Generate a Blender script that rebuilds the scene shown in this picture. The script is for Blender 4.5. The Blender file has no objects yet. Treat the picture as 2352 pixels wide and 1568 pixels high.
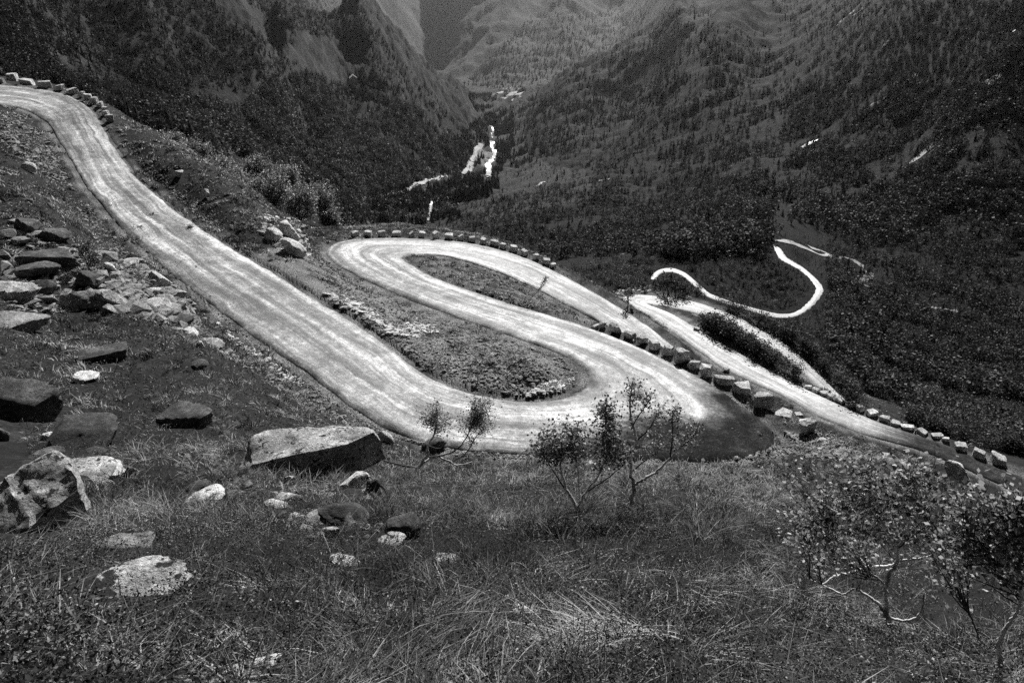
import bpy, bmesh, math, random
import numpy as np
from mathutils import Vector, Matrix, kdtree
random.seed(7); RNG = np.random.default_rng(7)
SC = bpy.context.scene
COL = SC.collection
# ------------------------------------------------------------------ camera model (points noted on a 2352 x 1568 survey sheet)
W, Hh, F = 2352.0, 1568.0, 1568.0
PITCH = math.atan(814.0/F)
CP, SP = math.cos(PITCH), math.sin(PITCH)
def ray(u, v):
    x = (np.asarray(u, float)-W/2)/F; y = (Hh/2-np.asarray(v, float))/F
    return x, CP+y*SP, -SP+y*CP
def slope_az(u, v):
    dx, dy, dz = ray(u, v); h = np.hypot(dx, dy)
    return dz/h, np.arctan2(dx, dy), h
def at_r(u, v, r):
    s, a, h = slope_az(u, v)
    return np.array([r*math.sin(a), r*math.cos(a), s*r])
def at_z(u, v, z):
    s, a, h = slope_az(u, v); r = z/s
    return np.array([r*math.sin(a), r*math.cos(a), z])
# ------------------------------------------------------------------ helpers
def tag(o, label=None, cat=None, group=None, kind=None):
    if label: o['label'] = label
    if cat: o['category'] = cat
    if group: o['group'] = group
    if kind: o['kind'] = kind
    return o
def mesh_np(name, V, Fc, mat=None, smooth=False):
    """V (N,3); Fc: (M,k) int array or list of such arrays"""
    if not isinstance(Fc, (list, tuple)): Fc = [Fc]
    me = bpy.data.meshes.new(name)
    V = np.ascontiguousarray(V, np.float32)
    me.vertices.add(len(V)); me.vertices.foreach_set('co', V.ravel())
    li = np.concatenate([np.asarray(f).ravel() for f in Fc]).astype(np.int32)
    cnt = np.concatenate([np.full(len(f), f.shape[1]) for f in Fc])
    st = np.concatenate([[0], np.cumsum(cnt)[:-1]]).astype(np.int32)
    me.loops.add(len(li)); me.loops.foreach_set('vertex_index', li)
    me.polygons.add(len(st)); me.polygons.foreach_set('loop_start', st)
    me.polygons.foreach_set('use_smooth', np.full(len(st), smooth, dtype=bool))
    me.update(calc_edges=True); 
    if mat: me.materials.append(mat)
    return me
def link(name, me, parent=None, loc=None):
    o = bpy.data.objects.new(name, me); COL.objects.link(o)
    if parent: o.parent = parent
    if loc is not None: o.location = loc
    return o
def attr(me, name, vals):
    a = me.attributes.new(name, 'FLOAT', 'POINT'); a.data.foreach_set('value', np.ascontiguousarray(vals, np.float32))
def toned(me, per, sig=.9, mu=-.3):
    n = len(me.vertices)//per; t = np.clip(np.exp(np.random.default_rng(n).normal(mu, sig, n)), .1, 4.)
    attr(me, 'tone', np.r_[np.repeat(t, per), np.ones(len(me.vertices)-n*per)]); return me
def smooth01(t): t = np.clip(t, 0, 1); return t*t*(3-2*t)
# numpy gradient noise
_P = np.random.default_rng(3).permutation(512); _P = np.concatenate([_P, _P, _P])
_G = np.random.default_rng(4).normal(size=(512, 2)); _G /= np.linalg.norm(_G, axis=1)[:, None]
def pnoise(x, y, seed=0):
    x = np.asarray(x, float)+seed*17.31; y = np.asarray(y, float)-seed*9.77
    xi = np.floor(x).astype(np.int64); yi = np.floor(y).astype(np.int64)
    fx, fy = x-xi, y-yi
    def g(ix, iy, dx, dy):
        h = _P[(_P[ix & 511]+iy) & 511]
        return _G[h, 0]*dx+_G[h, 1]*dy
    ux = fx*fx*fx*(fx*(fx*6-15)+10); uy = fy*fy*fy*(fy*(fy*6-15)+10)
    a = g(xi, yi, fx, fy); b = g(xi+1, yi, fx-1, fy); c = g(xi, yi+1, fx, fy-1); d = g(xi+1, yi+1, fx-1, fy-1)
    return ((a+(b-a)*ux)*(1-uy)+(c+(d-c)*ux)*uy)*1.5
def fbm(x, y, oct=4, seed=0, gain=.5):
    t = 0; a = 1; s = 0
    for k in range(oct):
        t = t+a*pnoise(x*2**k, y*2**k, seed+k*3); s += a; a *= gain
    return t/s
# ------------------------------------------------------------------ materials
class NT:
    def __init__(s, name):
        s.m = bpy.data.materials.new(name); s.m.use_nodes = True; s.t = s.m.node_tree; s.t.nodes.clear()
        s.out = s.n('ShaderNodeOutputMaterial')
    def n(s, typ, **kw):
        nd = s.t.nodes.new(typ)
        for k, v in kw.items(): setattr(nd, k, v)
        return nd
    def l(s, a, b): s.t.links.new(a, b)
    def setv(s, nd, **kw):
        for k, v in kw.items(): nd.inputs[k.replace('_', ' ')].default_value = v
    def noise(s, scale, detail=6, rough=.6, vec=None, dist=0):
        nd = s.n('ShaderNodeTexNoise'); s.setv(nd, Scale=scale, Detail=detail, Roughness=rough, Distortion=dist)
        if vec is not None: s.l(vec, nd.inputs['Vector'])
        return nd.outputs['Fac']
    def pos(s):
        return s.n('ShaderNodeNewGeometry').outputs['Position']
    def obj(s):
        return s.n('ShaderNodeTexCoord').outputs['Object']
    def scale(s, vec, sc):
        nd = s.n('ShaderNodeMapping'); nd.inputs['Scale'].default_value = sc; s.l(vec, nd.inputs['Vector']); return nd.outputs['Vector']
    def ramp(s, fac, stops, interp='LINEAR'):
        nd = s.n('ShaderNodeValToRGB'); cr = nd.color_ramp; cr.interpolation = interp
        while len(cr.elements) < len(stops): cr.elements.new(.5)
        for e, (p, c) in zip(cr.elements, stops): e.position = p; e.color = (c, c, c, 1)
        s.l(fac, nd.inputs['Fac']); return nd.outputs['Color']
    def math(s, op, a, b=None):
        nd = s.n('ShaderNodeMath', operation=op)
        for i, x in enumerate((a, b)):
            if x is None: continue
            if isinstance(x, (int, float)): nd.inputs[i].default_value = x
            else: s.l(x, nd.inputs[i])
        return nd.outputs[0]
    def mix(s, f, a, b, typ='MIX'):
        nd = s.n('ShaderNodeMix', data_type='RGBA', blend_type=typ)
        for i, x in ((0, f), (6, a), (7, b)):
            if isinstance(x, (int, float)): nd.inputs[i].default_value = x if i == 0 else (x, x, x, 1)
            else: s.l(x, nd.inputs[i])
        return nd.outputs[2]
    def attr(s, name):
        return s.n('ShaderNodeAttribute', attribute_name=name).outputs['Fac']
    def bump(s, h, strength, dist):
        nd = s.n('ShaderNodeBump'); nd.inputs['Strength'].default_value = strength; nd.inputs['Distance'].default_value = dist
        s.l(h, nd.inputs['Height']); return nd.outputs['Normal']
    def bsdf(s, col, rough=.9, spec=.3, normal=None):
        b = s.n('ShaderNodeBsdfPrincipled')
        if isinstance(col, (int, float)): b.inputs['Base Color'].default_value = (col, col, col, 1)
        else: s.l(col, b.inputs['Base Color'])
        if isinstance(rough, (int, float)): b.inputs['Roughness'].default_value = rough
        else: s.l(rough, b.inputs['Roughness'])
        b.inputs['Specular IOR Level'].default_value = spec
        if normal is not None: s.l(normal, b.inputs['Normal'])
        return b.outputs[0]
    def leaf(s, col, trans=.5):
        d = s.n('ShaderNodeBsdfDiffuse'); t = s.n('ShaderNodeBsdfTranslucent'); g = s.n('ShaderNodeBsdfGlossy'); g.inputs['Roughness'].default_value = .45
        for b in (d, t): s.l(col, b.inputs[0])
        m = s.n('ShaderNodeMixShader'); m.inputs[0].default_value = trans; s.l(d.outputs[0], m.inputs[1]); s.l(t.outputs[0], m.inputs[2])
        m2 = s.n('ShaderNodeMixShader'); m2.inputs[0].default_value = .015; g.inputs[0].default_value = (.8, .8, .8, 1)
        s.l(m.outputs[0], m2.inputs[1]); s.l(g.outputs[0], m2.inputs[2]); return m2.outputs[0]
    def done(s, sh): s.l(sh, s.out.inputs[0]); return s.m

def mat_ground():
    t = NT('hillside_soil'); p = t.pos()
    a = t.noise(.6, 8, .65, p); b = t.noise(9, 6, .7, p); c = t.noise(2.2, 5, .6, p)
    col = t.ramp(t.mix(.5, a, b), [(.3, .008), (.5, .016), (.62, .04), (.75, .09)])
    # gravelly ground beside the roads
    gr = t.ramp(t.noise(14, 5, .8, p), [(.38, .03), (.5, .13), (.6, .5)])
    col = t.mix(t.attr('gravel'), col, gr)
    return t.done(t.bsdf(col, .95, .15, t.bump(t.mix(.6, b, c), .9, .12)))
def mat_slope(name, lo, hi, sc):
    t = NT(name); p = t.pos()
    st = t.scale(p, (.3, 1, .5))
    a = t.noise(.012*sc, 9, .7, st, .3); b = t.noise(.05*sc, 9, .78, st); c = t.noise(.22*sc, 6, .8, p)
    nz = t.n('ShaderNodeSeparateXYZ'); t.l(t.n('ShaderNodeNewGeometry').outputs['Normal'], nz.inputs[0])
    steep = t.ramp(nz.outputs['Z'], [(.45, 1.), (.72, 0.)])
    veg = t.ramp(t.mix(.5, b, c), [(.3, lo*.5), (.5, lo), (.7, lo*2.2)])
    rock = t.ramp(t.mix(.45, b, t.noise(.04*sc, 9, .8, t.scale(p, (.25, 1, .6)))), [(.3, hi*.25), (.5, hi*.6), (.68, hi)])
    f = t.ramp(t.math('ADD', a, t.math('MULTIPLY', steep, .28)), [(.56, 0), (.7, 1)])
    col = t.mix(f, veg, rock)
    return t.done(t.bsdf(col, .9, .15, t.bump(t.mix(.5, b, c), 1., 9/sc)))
def mat_road():
    t = NT('gravel_road'); uv = t.n('ShaderNodeUVMap').outputs['UV']; p = t.pos()
    wob = t.n('ShaderNodeVectorMath', operation='ADD'); wn = t.n('ShaderNodeTexNoise'); t.setv(wn, Scale=.35, Detail=3.); t.l(p, wn.inputs['Vector'])
    ws = t.n('ShaderNodeVectorMath', operation='SCALE'); t.l(wn.outputs['Color'], ws.inputs[0]); ws.inputs['Scale'].default_value = .16
    t.l(uv, wob.inputs[0]); t.l(ws.outputs[0], wob.inputs[1]); uw = wob.outputs[0]
    tr1 = t.noise(1., 3, .55, t.scale(uw, (8., .05, 1)), .3); tr2 = t.noise(1., 5, .7, t.scale(uw, (30., .16, 1)))
    big = t.noise(.28, 5, .65, p); grain = t.noise(14, 3, .95, p); g2 = t.noise(3.6, 6, .92, p); patch = t.noise(1.3, 6, .75, p)
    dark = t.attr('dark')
    f = t.mix(.42, t.mix(.3, tr1, tr2), t.mix(.5, big, patch))
    base = t.ramp(f, [(.40, .07), (.46, .18), (.52, .40), (.59, .85)])
    gcol = t.ramp(t.mix(.62, grain, g2), [(.36, .15), (.46, .65), (.54, 1.2), (.64, 2.3)])
    col = t.mix(1., base, gcol, 'MULTIPLY')
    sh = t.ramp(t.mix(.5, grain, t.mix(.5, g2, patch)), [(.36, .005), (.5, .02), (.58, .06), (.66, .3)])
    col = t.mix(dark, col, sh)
    pale = t.math('MULTIPLY', t.attr('pale'), t.math('SUBTRACT', 1., dark)); col = t.mix(pale, col, t.mix(1., t.ramp(f, [(.38, .3), (.56, .85)]), t.ramp(g2, [(.3, .7), (.6, 1.1)]), 'MULTIPLY'))
    hgt = t.mix(.35, t.mix(.5, grain, g2), t.mix(.5, tr1, tr2))
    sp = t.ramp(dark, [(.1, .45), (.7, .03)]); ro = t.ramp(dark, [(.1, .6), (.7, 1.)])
    sh_ = t.bsdf(col, ro, .4, t.bump(hgt, .8, .09)); t.l(sp, sh_.node.inputs['Specular IOR Level'])
    return t.done(sh_)
def mat_rock(name='lichen_rock', lo=.10, hi=.55, cover=.56):
    t = NT(name); o = t.obj(); p = t.pos()
    a = t.noise(1.6, 8, .65, p); b = t.noise(11, 6, .7, p); st = t.noise(3., 7, .7, t.scale(p, (1, 1, 5)))
    r = t.n('ShaderNodeObjectInfo').outputs['Random']
    base = t.ramp(t.mix(.5, a, st), [(.37, lo), (.5, lo*.5+hi*.45), (.6, hi)])
    spots = t.ramp(t.mix(.35, t.noise(15, 5, .6, p), t.noise(4, 4, .6, p)), [(cover, 0), (cover+.03, 1)])
    col = t.mix(spots, base, .035)
    fine = t.noise(38, 4, .8, p)
    col = t.mix(1., col, t.ramp(t.mix(.5, b, fine), [(.34, .18), (.48, .8), (.56, 1.25), (.68, 2.2)]), 'MULTIPLY')
    k = t.math('ADD', t.math('MULTIPLY', r, .5), .75)
    h = t.n('ShaderNodeHueSaturation'); t.l(col, h.inputs['Color']); t.l(k, h.inputs['Value'])
    return t.done(t.bsdf(h.outputs[0], .8, .3, t.bump(t.mix(.35, t.mix(.5, b, st), fine), 1., .09)))
def mat_leafy(name, stops, trans=.5, sc=3., tone=True):
    t = NT(name); p = t.pos()
    r = t.noise(sc, 4, .7, p); r2 = t.noise(.35, 3, .6, p)
    col = t.ramp(t.mix(.5, r, r2), stops)
    if tone:
        k = t.n('ShaderNodeVectorMath', operation='SCALE'); t.l(col, k.inputs[0]); t.l(t.attr('tone'), k.inputs['Scale'])
        mn = t.n('ShaderNodeVectorMath', operation='MINIMUM'); t.l(k.outputs[0], mn.inputs[0]); mn.inputs[1].default_value = (.8, .8, .8); col = mn.outputs[0]
    return t.done(t.leaf(col, trans))
def mat_bark():
    t = NT('birch_bark'); p = t.pos()
    st = t.noise(14, 5, .7, t.scale(p, (1, 1, 4.)))
    a = t.noise(5, 4, .6, p)
    col = t.mix(t.ramp(a, [(.5, 0), (.62, 1)]), t.ramp(st, [(.33, .08), (.39, .6), (.5, .88)]), .25)
    return t.done(t.bsdf(col, .7, .3, t.bump(st, .5, .01)))
def mat_plain(name, v, rough=.8, spec=.3, nscale=2., amp=.4):
    t = NT(name); n = t.noise(nscale, 6, .7, t.pos())
    return t.done(t.bsdf(t.ramp(n, [(.3, v*(1-amp)), (.7, v*(1+amp))]), rough, spec))
M = dict(
    ground=mat_ground(), road=mat_road(), rock=mat_rock('lichen_rock', .14, .62), darkrock=mat_rock('dark_lichen_rock', .012, .17, .55), pale=mat_rock('pale_rock', .34, .9, .555),
    grass=mat_leafy('dry_grass', [(.34, .015), (.44, .06), (.53, .26), (.61, .75)], .5),
    heath=mat_leafy('heather_leaf', [(.3, .012), (.5, .03), (.68, .1)], .3, 9.),
    leaf=mat_leafy('birch_leaf', [(.3, .06), (.5, .18), (.7, .45)], .5, 14.),
    bush=mat_leafy('thicket_leaf', [(.3, .05), (.5, .12), (.7, .3)], .4, 3.),
    needle=mat_leafy('conifer_needle', [(.3, .02), (.5, .05), (.7, .14)], .35, .2),
    farleaf=mat_leafy('far_birch_leaf', [(.3, .016), (.5, .045), (.7, .15)], .4, .3),
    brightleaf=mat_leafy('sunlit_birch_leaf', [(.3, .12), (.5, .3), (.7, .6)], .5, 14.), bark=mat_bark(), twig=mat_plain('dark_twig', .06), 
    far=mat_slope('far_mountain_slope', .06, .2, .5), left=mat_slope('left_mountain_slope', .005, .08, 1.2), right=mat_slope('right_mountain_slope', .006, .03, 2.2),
    valley=mat_slope('valley_meadow', .05, .15, 1.),
    water_and_glint=mat_plain('white_water_and_glint', .5, .35, .5, .25, .7), house=mat_plain('painted_wall', .75), roofing=mat_plain('metal_roof', .6, .4, .5), straw_field=mat_plain('straw_field', .42, .9, .1, .03, .8), pane=mat_plain('window_glass', .03, .1, .5),
    farroad=mat_plain('far_gravel', .42, .8, .2, .3, .6), creekbed=mat_plain('stony_creek_bed', .22, .6, .4, .8, .9), field=mat_plain('mown_field', .16, .9, .1, .09, .8),
)
# ------------------------------------------------------------------ ROADS : pairs of edge points, each pair level
MAIN = [(-160,186,-170,236),(-60,189,-60,239),(0,193,0,241),(94,203,54,252),(161,218,89,271),(204,244,110,287),(228,273,129,319),(250,314,150,351),(279,357,172,389),
 (309,400,193,426),(355,440,222,461),(411,485,258,507),(505,548,330,575),(574,590,405,640),(655,638,500,715),(736,688,585,778),(810,732,690,850),(888,786,792,928),
 (960,843,893,990),(1040,885,1000,1025),(1130,908,1130,1042),(1210,917,1290,1050),(1275,910,1500,1062),(1318,893,1700,1058),(1337,868,1800,1012),(1330,842,1690,912),
 (1285,812,1570,842),(1220,788,1460,790),(1130,757,1340,745),(1030,722,1180,697),(950,692,1060,658),(880,663,985,628),(815,632,950,607),(765,603,935,597),(745,578,929,590),
 (770,555,945,586),(850,546,985,586),(950,546,1040,592),(1060,554,1100,610),(1150,572,1165,634),(1230,600,1235,666),(1320,645,1300,700),(1400,690,1370,738),(1480,740,1440,788),(1550,795,1500,838)]
ROAD_D = [(2440,1200,2440,1135),(2352,1140,2352,1094),(2257,1095,2257,1056),(2177,1060,2177,1020),(2100,1030,2100,994),(1990,1000,2010,962),(1881,958,1908,915),(1801,913,1840,884),
 (1720,877,1770,848),(1658,846,1700,806),(1605,808,1640,774),(1551,768,1588,742),(1505,735,1548,720),(1465,713,1512,706),(1440,700,1500,702),(1428,688,1496,700),(1432,677,1498,700),(1462,674,1505,702)]
ROAD_E = [(1462,674,1490,703),(1497,677,1505,704),(1551,682,1551,711),(1605,693,1605,723),(1650,708,1640,737),(1700,728,1690,756),(1750,756,1735,782),(1800,784,1785,811),(1840,817,1825,841),(1885,860,1868,883),
 (1935,910,1912,928),(1990,965,1965,985),(2060,1010,2040,1035),(2150,1045,2140,1075)]
ROAD_G = [(1492,640,1508,645),(1503,624,1514,632),(1524,615,1526,627),(1550,615,1548,627),(1578,627,1570,637),(1605,650,1592,656),(1630,671,1612,676),(1650,680,1640,689),(1685,692,1680,703),(1730,705,1726,717),
 (1780,717,1776,730),(1805,719,1808,731),(1826,715,1838,724),(1847,700,1866,706),(1863,682,1885,684),(1871,664,1894,665),(1863,648,1883,646),(1850,632,1865,629),(1834,620,1846,613),(1813,608,1826,601),(1792,597,1808,589),(1782,585,1802,580),
 (1777,572,1795,571),(1772,561,1786,567)]
def solve_road(pairs, i0, z0, grade, fixed={}, tilt=lambda i: 0., up=None):
    n = len(pairs); z = [None]*n; C = [((p[0]+p[2])/2, (p[1]+p[3])/2) for p in pairs]
    z[i0] = z0
    for k in fixed: z[k] = fixed[k]
    def nxt(i, j, g):
        if z[j] is not None: return
        a = at_z(*C[i], z[i])
        lo, hi = z[i]-25, min(z[i]+25, -.5)
        f = lambda zz: zz-(z[i]+g*np.hypot(*(at_z(*C[j], zz)-a)[:2]))
        zs = np.linspace(lo, hi, 1001); fv = np.array([f(q) for q in zs])
        k = np.where(np.sign(fv[:-1]) != np.sign(fv[1:]))[0]
        z[j] = float(zs[k[np.argmin(abs(zs[k]-z[i]))]]) if len(k) else z[i]+g*2
    for i in range(i0, n-1): nxt(i, i+1, -grade)
    for i in range(i0, 0, -1): nxt(i, i-1, up(i) if up else grade)
    L = np.array([at_z(p[0], p[1], zz+tilt(i)) for i, (p, zz) in enumerate(zip(pairs, z))])
    R = np.array([at_z(p[2], p[3], zz-tilt(i)) for i, (p, zz) in enumerate(zip(pairs, z))])
    return L, R
def catmull(P, m):
    P = np.asarray(P); Q = np.vstack([2*P[0]-P[1], P, 2*P[-1]-P[-2]]); out = []
    for i in range(1, len(Q)-2):
        p0, p1, p2, p3 = Q[i-1:i+3]
        for t in np.arange(m)/m:
            out.append(.5*((2*p1)+(p2-p0)*t+(2*p0-5*p1+4*p2-p3)*t*t+(3*p1-p0-3*p2+p3)*t**3))
    out.append(P[-1]); return np.array(out)
zfix = {20:-20.0, 21:-20.1, 22:-20.2, 23:-20.35, 24:-20.5, 25:-20.6, 26:-20.75, 27:-20.95, 28:-21.4, 33:-23.3, 34:-23.5, 35:-23.7}
RL, RR = {}, {}
RL['main'], RR['main'] = solve_road(MAIN, 20, -20.0, .085, zfix, lambda i: .55*float(smooth01((9-i)/5.)), lambda i: .085+.055*float(smooth01((11-i)/3.)))
RL['d'], RR['d'] = solve_road(ROAD_D, 6, -33.5, .05, {12:-36.2, 13:-36.4, 14:-36.6, 15:-36.8, 16:-37, 17:-37.2})
RL['e'], RR['e'] = solve_road(ROAD_E, 0, -37.2, .07)
RL['g'], RR['g'] = solve_road(ROAD_G, 0, -78., .05)

# ------------------------------------------------------------------ TERRAIN base surface: thin plate spline through surveyed points
CTRL_UVR = [
 # slope below the viewer
 (1176,1568,1.75),(1176,1400,2.65),(1176,1250,4.4),(1176,1150,7.4),(1176,1085,13),(1300,1064,20),
 (600,1568,1.7),(600,1400,2.5),(600,1250,4.2),(560,1120,9.5),(860,1075,13),(880,1010,22),
 (0,1568,1.6),(0,1400,2.5),(60,1235,6.),(200,1100,10.5),(300,1000,15),(140,985,17),(100,860,24),(250,850,24),(420,900,21),(480,800,28),(300,760,32),(120,740,34),(0,700,34),
 (0,560,46),(150,600,42),(280,620,42),(100,480,52),(0,380,62),(60,330,70),(0,300,72),(160,470,58),
 (1700,1568,2.0),(1700,1400,3.0),(1700,1250,5.2),(1700,1150,8.8),(1600,1085,18),(1850,1090,17),
 (2352,1568,3.2),(2200,1450,4.6),(2045,1475,4.4),(2000,1150,13),(2100,1075,24),(2352,1300,8.5),(2250,1150,21),(2352,1180,24),
 (1860,1030,27),(1960,1030,28),(1880,985,34),
 # verge of the upper leg, then the drop behind it
 (330,330,82),(420,370,74),(520,430,66),(600,520,58),(690,572,55),(430,430,68),
 (300,345,150),(450,440,130),(600,560,120),(700,600,125),(850,570,120),(1000,590,120),(1200,640,115),(1350,720,100),(0,280,180),(-200,260,200),
 (150,300,170),
 # island tops
 (1000,800,38),(1120,830,35.5),(1220,860,33.5),(850,700,44.5),(1080,640,60),(1200,680,56),
 # hillside right of the lower legs
 (1430,668,92),(1450,650,160),(1560,665,150),(1650,700,140),(1950,860,110),(2100,930,105),(2300,990,100),(2352,900,150),(2100,830,165),(2352,780,240),(2200,700,270),(1700,655,215),
 (1650,745,104),(1750,800,104),(1850,862,100),(1700,748,130),(1560,704,106),(1930,905,100),(1800,752,150),(1720,732,150),(1660,712,160),(1880,728,170),(1920,690,205),(1790,690,215),(1830,650,240),(2000,640,290),(1900,520,390),(2100,520,400),(2352,560,380),(1800,460,480),(1650,470,470),(1550,520,400),(1450,580,320),(1350,600,290),(1250,560,450),(1350,490,600),(1400,418,800),(1250,440,850),
 (1100,455,950),(1000,510,880),(850,500,950),(950,530,800),(1120,560,500),(1000,560,520),(800,530,600),
 # mountain on the right
 (1900,300,760),(2100,300,640),(2352,300,520),(2352,0,680),(2100,0,900),(1900,150,1000),(1700,300,900),(1600,350,900),(1500,400,850),(1750,150,1250),(1660,30,1500),
 (1640,60,2100),(1560,20,2500),(1450,100,2600),(1380,132,2750),(1300,172,2950),(1195,222,3200),(1520,200,2100),(1420,240,2150),(1340,280,2000),(1270,330,1850),(1430,325,1350),(1490,240,1300),(1560,160,1350),
 (1500,262,1650),(1600,120,1750),(1400,360,1200),(1220,385,1600),(1600,60,3200),(1450,150,3300),(1300,215,3500),
 # valley floor
 (1080,395,1700),(1110,335,2100),(1130,275,2900),(1110,232,3600),(1150,214,4000),(1060,203,4600),(1000,430,1300),(1200,205,4300),
 # mountain on the left
 (820,2,2250),(870,60,2300),(920,112,2350),(960,168,2400),(985,192,2500),(1040,213,2750),(1090,262,2700),(1125,312,2350),(1000,350,1600),(900,300,1500),(800,200,1750),(700,300,1250),
 (650,230,1500),(750,100,1950),(640,42,2050),(600,-20,2300),(500,18,1350),(600,90,1380),(660,140,1400),(640,60,1750),(400,100,1100),(300,200,900),(150,130,820),(0,100,720),(0,-60,900),(300,-60,1200),(450,300,720),
 (600,360,900),(800,400,1000),(900,430,1100),(350,250,640),(560,300,760),(700,420,850),(860,250,3000),(930,268,3000),(1000,262,3300),(800,190,2900),(1050,240,3400),
 # far mountains
 (1000,150,6000),(930,60,6200),(1030,192,5200),(880,-20,6400),(1200,110,5600),(1300,50,6000),(1450,30,6500),(1176,-120,7200),(1100,188,5000),(1210,160,4900),(1330,150,5200),(1230,20,6600),
 (700,-200,4500),(1600,-200,4500),(0,-260,2000),(2352,-260,1600),(-500,-60,800),(2900,-60,700),(1176,-420,9000),(300,-420,9000),(2050,-420,9000),
 (-500,300,90),(-500,700,30),(-500,1200,6),(2900,700,330),(2900,1000,60),(2900,1300,7),
]
CTRL_XYZ = [(0,0,-1.75),(0,.8,-2.05),(0,-3,.2),(0,-12,6),(-9,0,-.9),(9,0,-3.6),(-40,-5,4),(40,-10,-8),(0,-60,38),(-60,-60,45),(60,-60,25),(0,-500,220),(-500,-500,260),(500,-500,180),(-500,0,60),(500,0,-20),
 (0,-3000,900),(-3000,-1000,900),(3000,-1000,900),(-9000,0,1500),(9000,0,1500),(0,-9000,1500)]
def wmap(x, y):
    r = np.hypot(x, y)+1e-9; q = np.log1p(r/3.)/r
    return np.stack([x*q, y*q], -1)
P0 = [at_r(*c) for c in CTRL_UVR]+[np.array(c, float) for c in CTRL_XYZ]
for k in RL:
    n = len(RL[k]); st = 1
    for i in range(0, n, st):
        P0 += [RL[k][i], RR[k][i]]
for i in range(2, 26):                    # uphill verge: a shallow ditch, then the bank climbs
    L_, R_ = RL['main'][i], RR['main'][i]; o_ = (R_-L_)[:2]; o_ /= np.linalg.norm(o_)
    if i >= 18: 
        t_ = (RR['main'][i+1]-RR['main'][i-1])[:2]; t_ /= np.linalg.norm(t_); o2 = np.array([t_[1], -t_[0]]); o_ = o2 if o2 @ o_ > 0 else -o2
    if i <= 23:
        P0 += [np.r_[R_[:2]+o_*.9, R_[2]+.2], np.r_[R_[:2]+o_*2.2, R_[2]+(.95 if i > 9 else .6)]]
P0 = np.array(P0)
CQ = wmap(P0[:, 0], P0[:, 1]); CV = P0[:, 2]/(np.hypot(P0[:, 0], P0[:, 1])+3.)
def _k(d2): return .5*d2*np.log(d2+1e-12)
_n = len(CQ); A = np.zeros((_n+3, _n+3)); A[:_n, :_n] = _k(((CQ[:, None]-CQ[None])**2).sum(-1))-np.eye(_n)*2e-4*-1
A[:_n, _n:] = np.c_[np.ones(_n), CQ]; A[_n:, :_n] = A[:_n, _n:].T
CW = np.linalg.solve(A, np.r_[CV, 0, 0, 0])
def base_val(x, y):
    q = wmap(x, y); out = np.empty(len(q))
    for i in range(0, len(q), 20000):
        b = q[i:i+20000]
        out[i:i+20000] = _k(((b[:, None]-CQ[None])**2).sum(-1)) @ CW[:_n]+CW[_n]+b @ CW[_n+1:]
    return out
# polar survey grid, finer where it is looked at
AZ = np.concatenate([np.arange(-180, -52, 4.), np.arange(-52, -43, .8), np.arange(-43, 43, .085), np.arange(43, 52, .8), np.arange(52, 180.1, 4.)])*math.pi/180
RG = np.concatenate([[.05, .2, .4, .6], np.exp(np.arange(math.log(.75), math.log(9500), .0075))])
NA, NR = len(AZ), len(RG)
ca, cr = np.arange(0, NA, 4), np.arange(0, NR, 4)
if ca[-1] != NA-1: ca = np.r_[ca, NA-1]
if cr[-1] != NR-1: cr = np.r_[cr, NR-1]
AA, RA = np.meshgrid(AZ[ca], RG[cr], indexing='ij')
cv = base_val((RA*np.sin(AA)).ravel(), (RA*np.cos(AA)).ravel()).reshape(AA.shape)
lr = np.log(RG)
tmp = np.stack([np.interp(lr, lr[cr], cv[i]) for i in range(len(ca))])
VAL = np.stack([np.interp(AZ, AZ[ca], tmp[:, j]) for j in range(NR)], 1)
AA, RA = np.meshgrid(AZ, RG, indexing='ij')
X, Y = RA*np.sin(AA), RA*np.cos(AA)
Z = VAL*(RA+3)
# relief at every scale
far = smooth01((RA-170)/400)
Z += .22*fbm(X/2.6, Y/2.6, 4, 1)*smooth01((RA-1.)/4)*(1-far)+.15*fbm(X/.8, Y/.8, 3, 2)*(1-smooth01((RA-25)/25))*smooth01((RA-.6)/2.5)
Z += .8*fbm(X/14, Y/14, 4, 5)*smooth01((RA-30)/60)
rid = 1-2*np.abs(fbm(X/330+.35*fbm(X/500, Y/500, 2, 8), Y/330, 5, 11, .52))
ff = smooth01((RA-2600)/1800)
rid2 = 1-2*np.abs(fbm(X/1500+.3*fbm(X/2500, Y/2500, 2, 18), Y/1100, 6, 31, .55))
Z += far*(1-.8*ff)*(.011*RA)*(1.3*rid-.7)+far*(1-.7*ff)*.006*RA*fbm(X/90, Y/90, 5, 21, .6)+ff*.016*RA*(1.3*rid2-.7)
gul = 1-2*np.abs(fbm(X/420+.15*fbm(X/120, Y/120, 2, 44), Y/62+.3*fbm(X/200, Y/200, 2, 45), 5, 41, .6))
Z += far*(1-ff)*RA*(.004*gul+.006*fbm(X/55, Y/55, 4, 47, .6))
crag = smooth01((RA-900)/300)*(1-smooth01((RA-2800)/300))*smooth01((-np.degrees(AA)-1)/3.)
Z += crag*.012*RA*(1-2*np.abs(fbm(X/85, Y/240+X/300, 5, 51, .65)))+crag*.006*RA*(1-2*np.abs(fbm(X/30+Z/60, Y/90, 4, 53, .6)))
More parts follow.
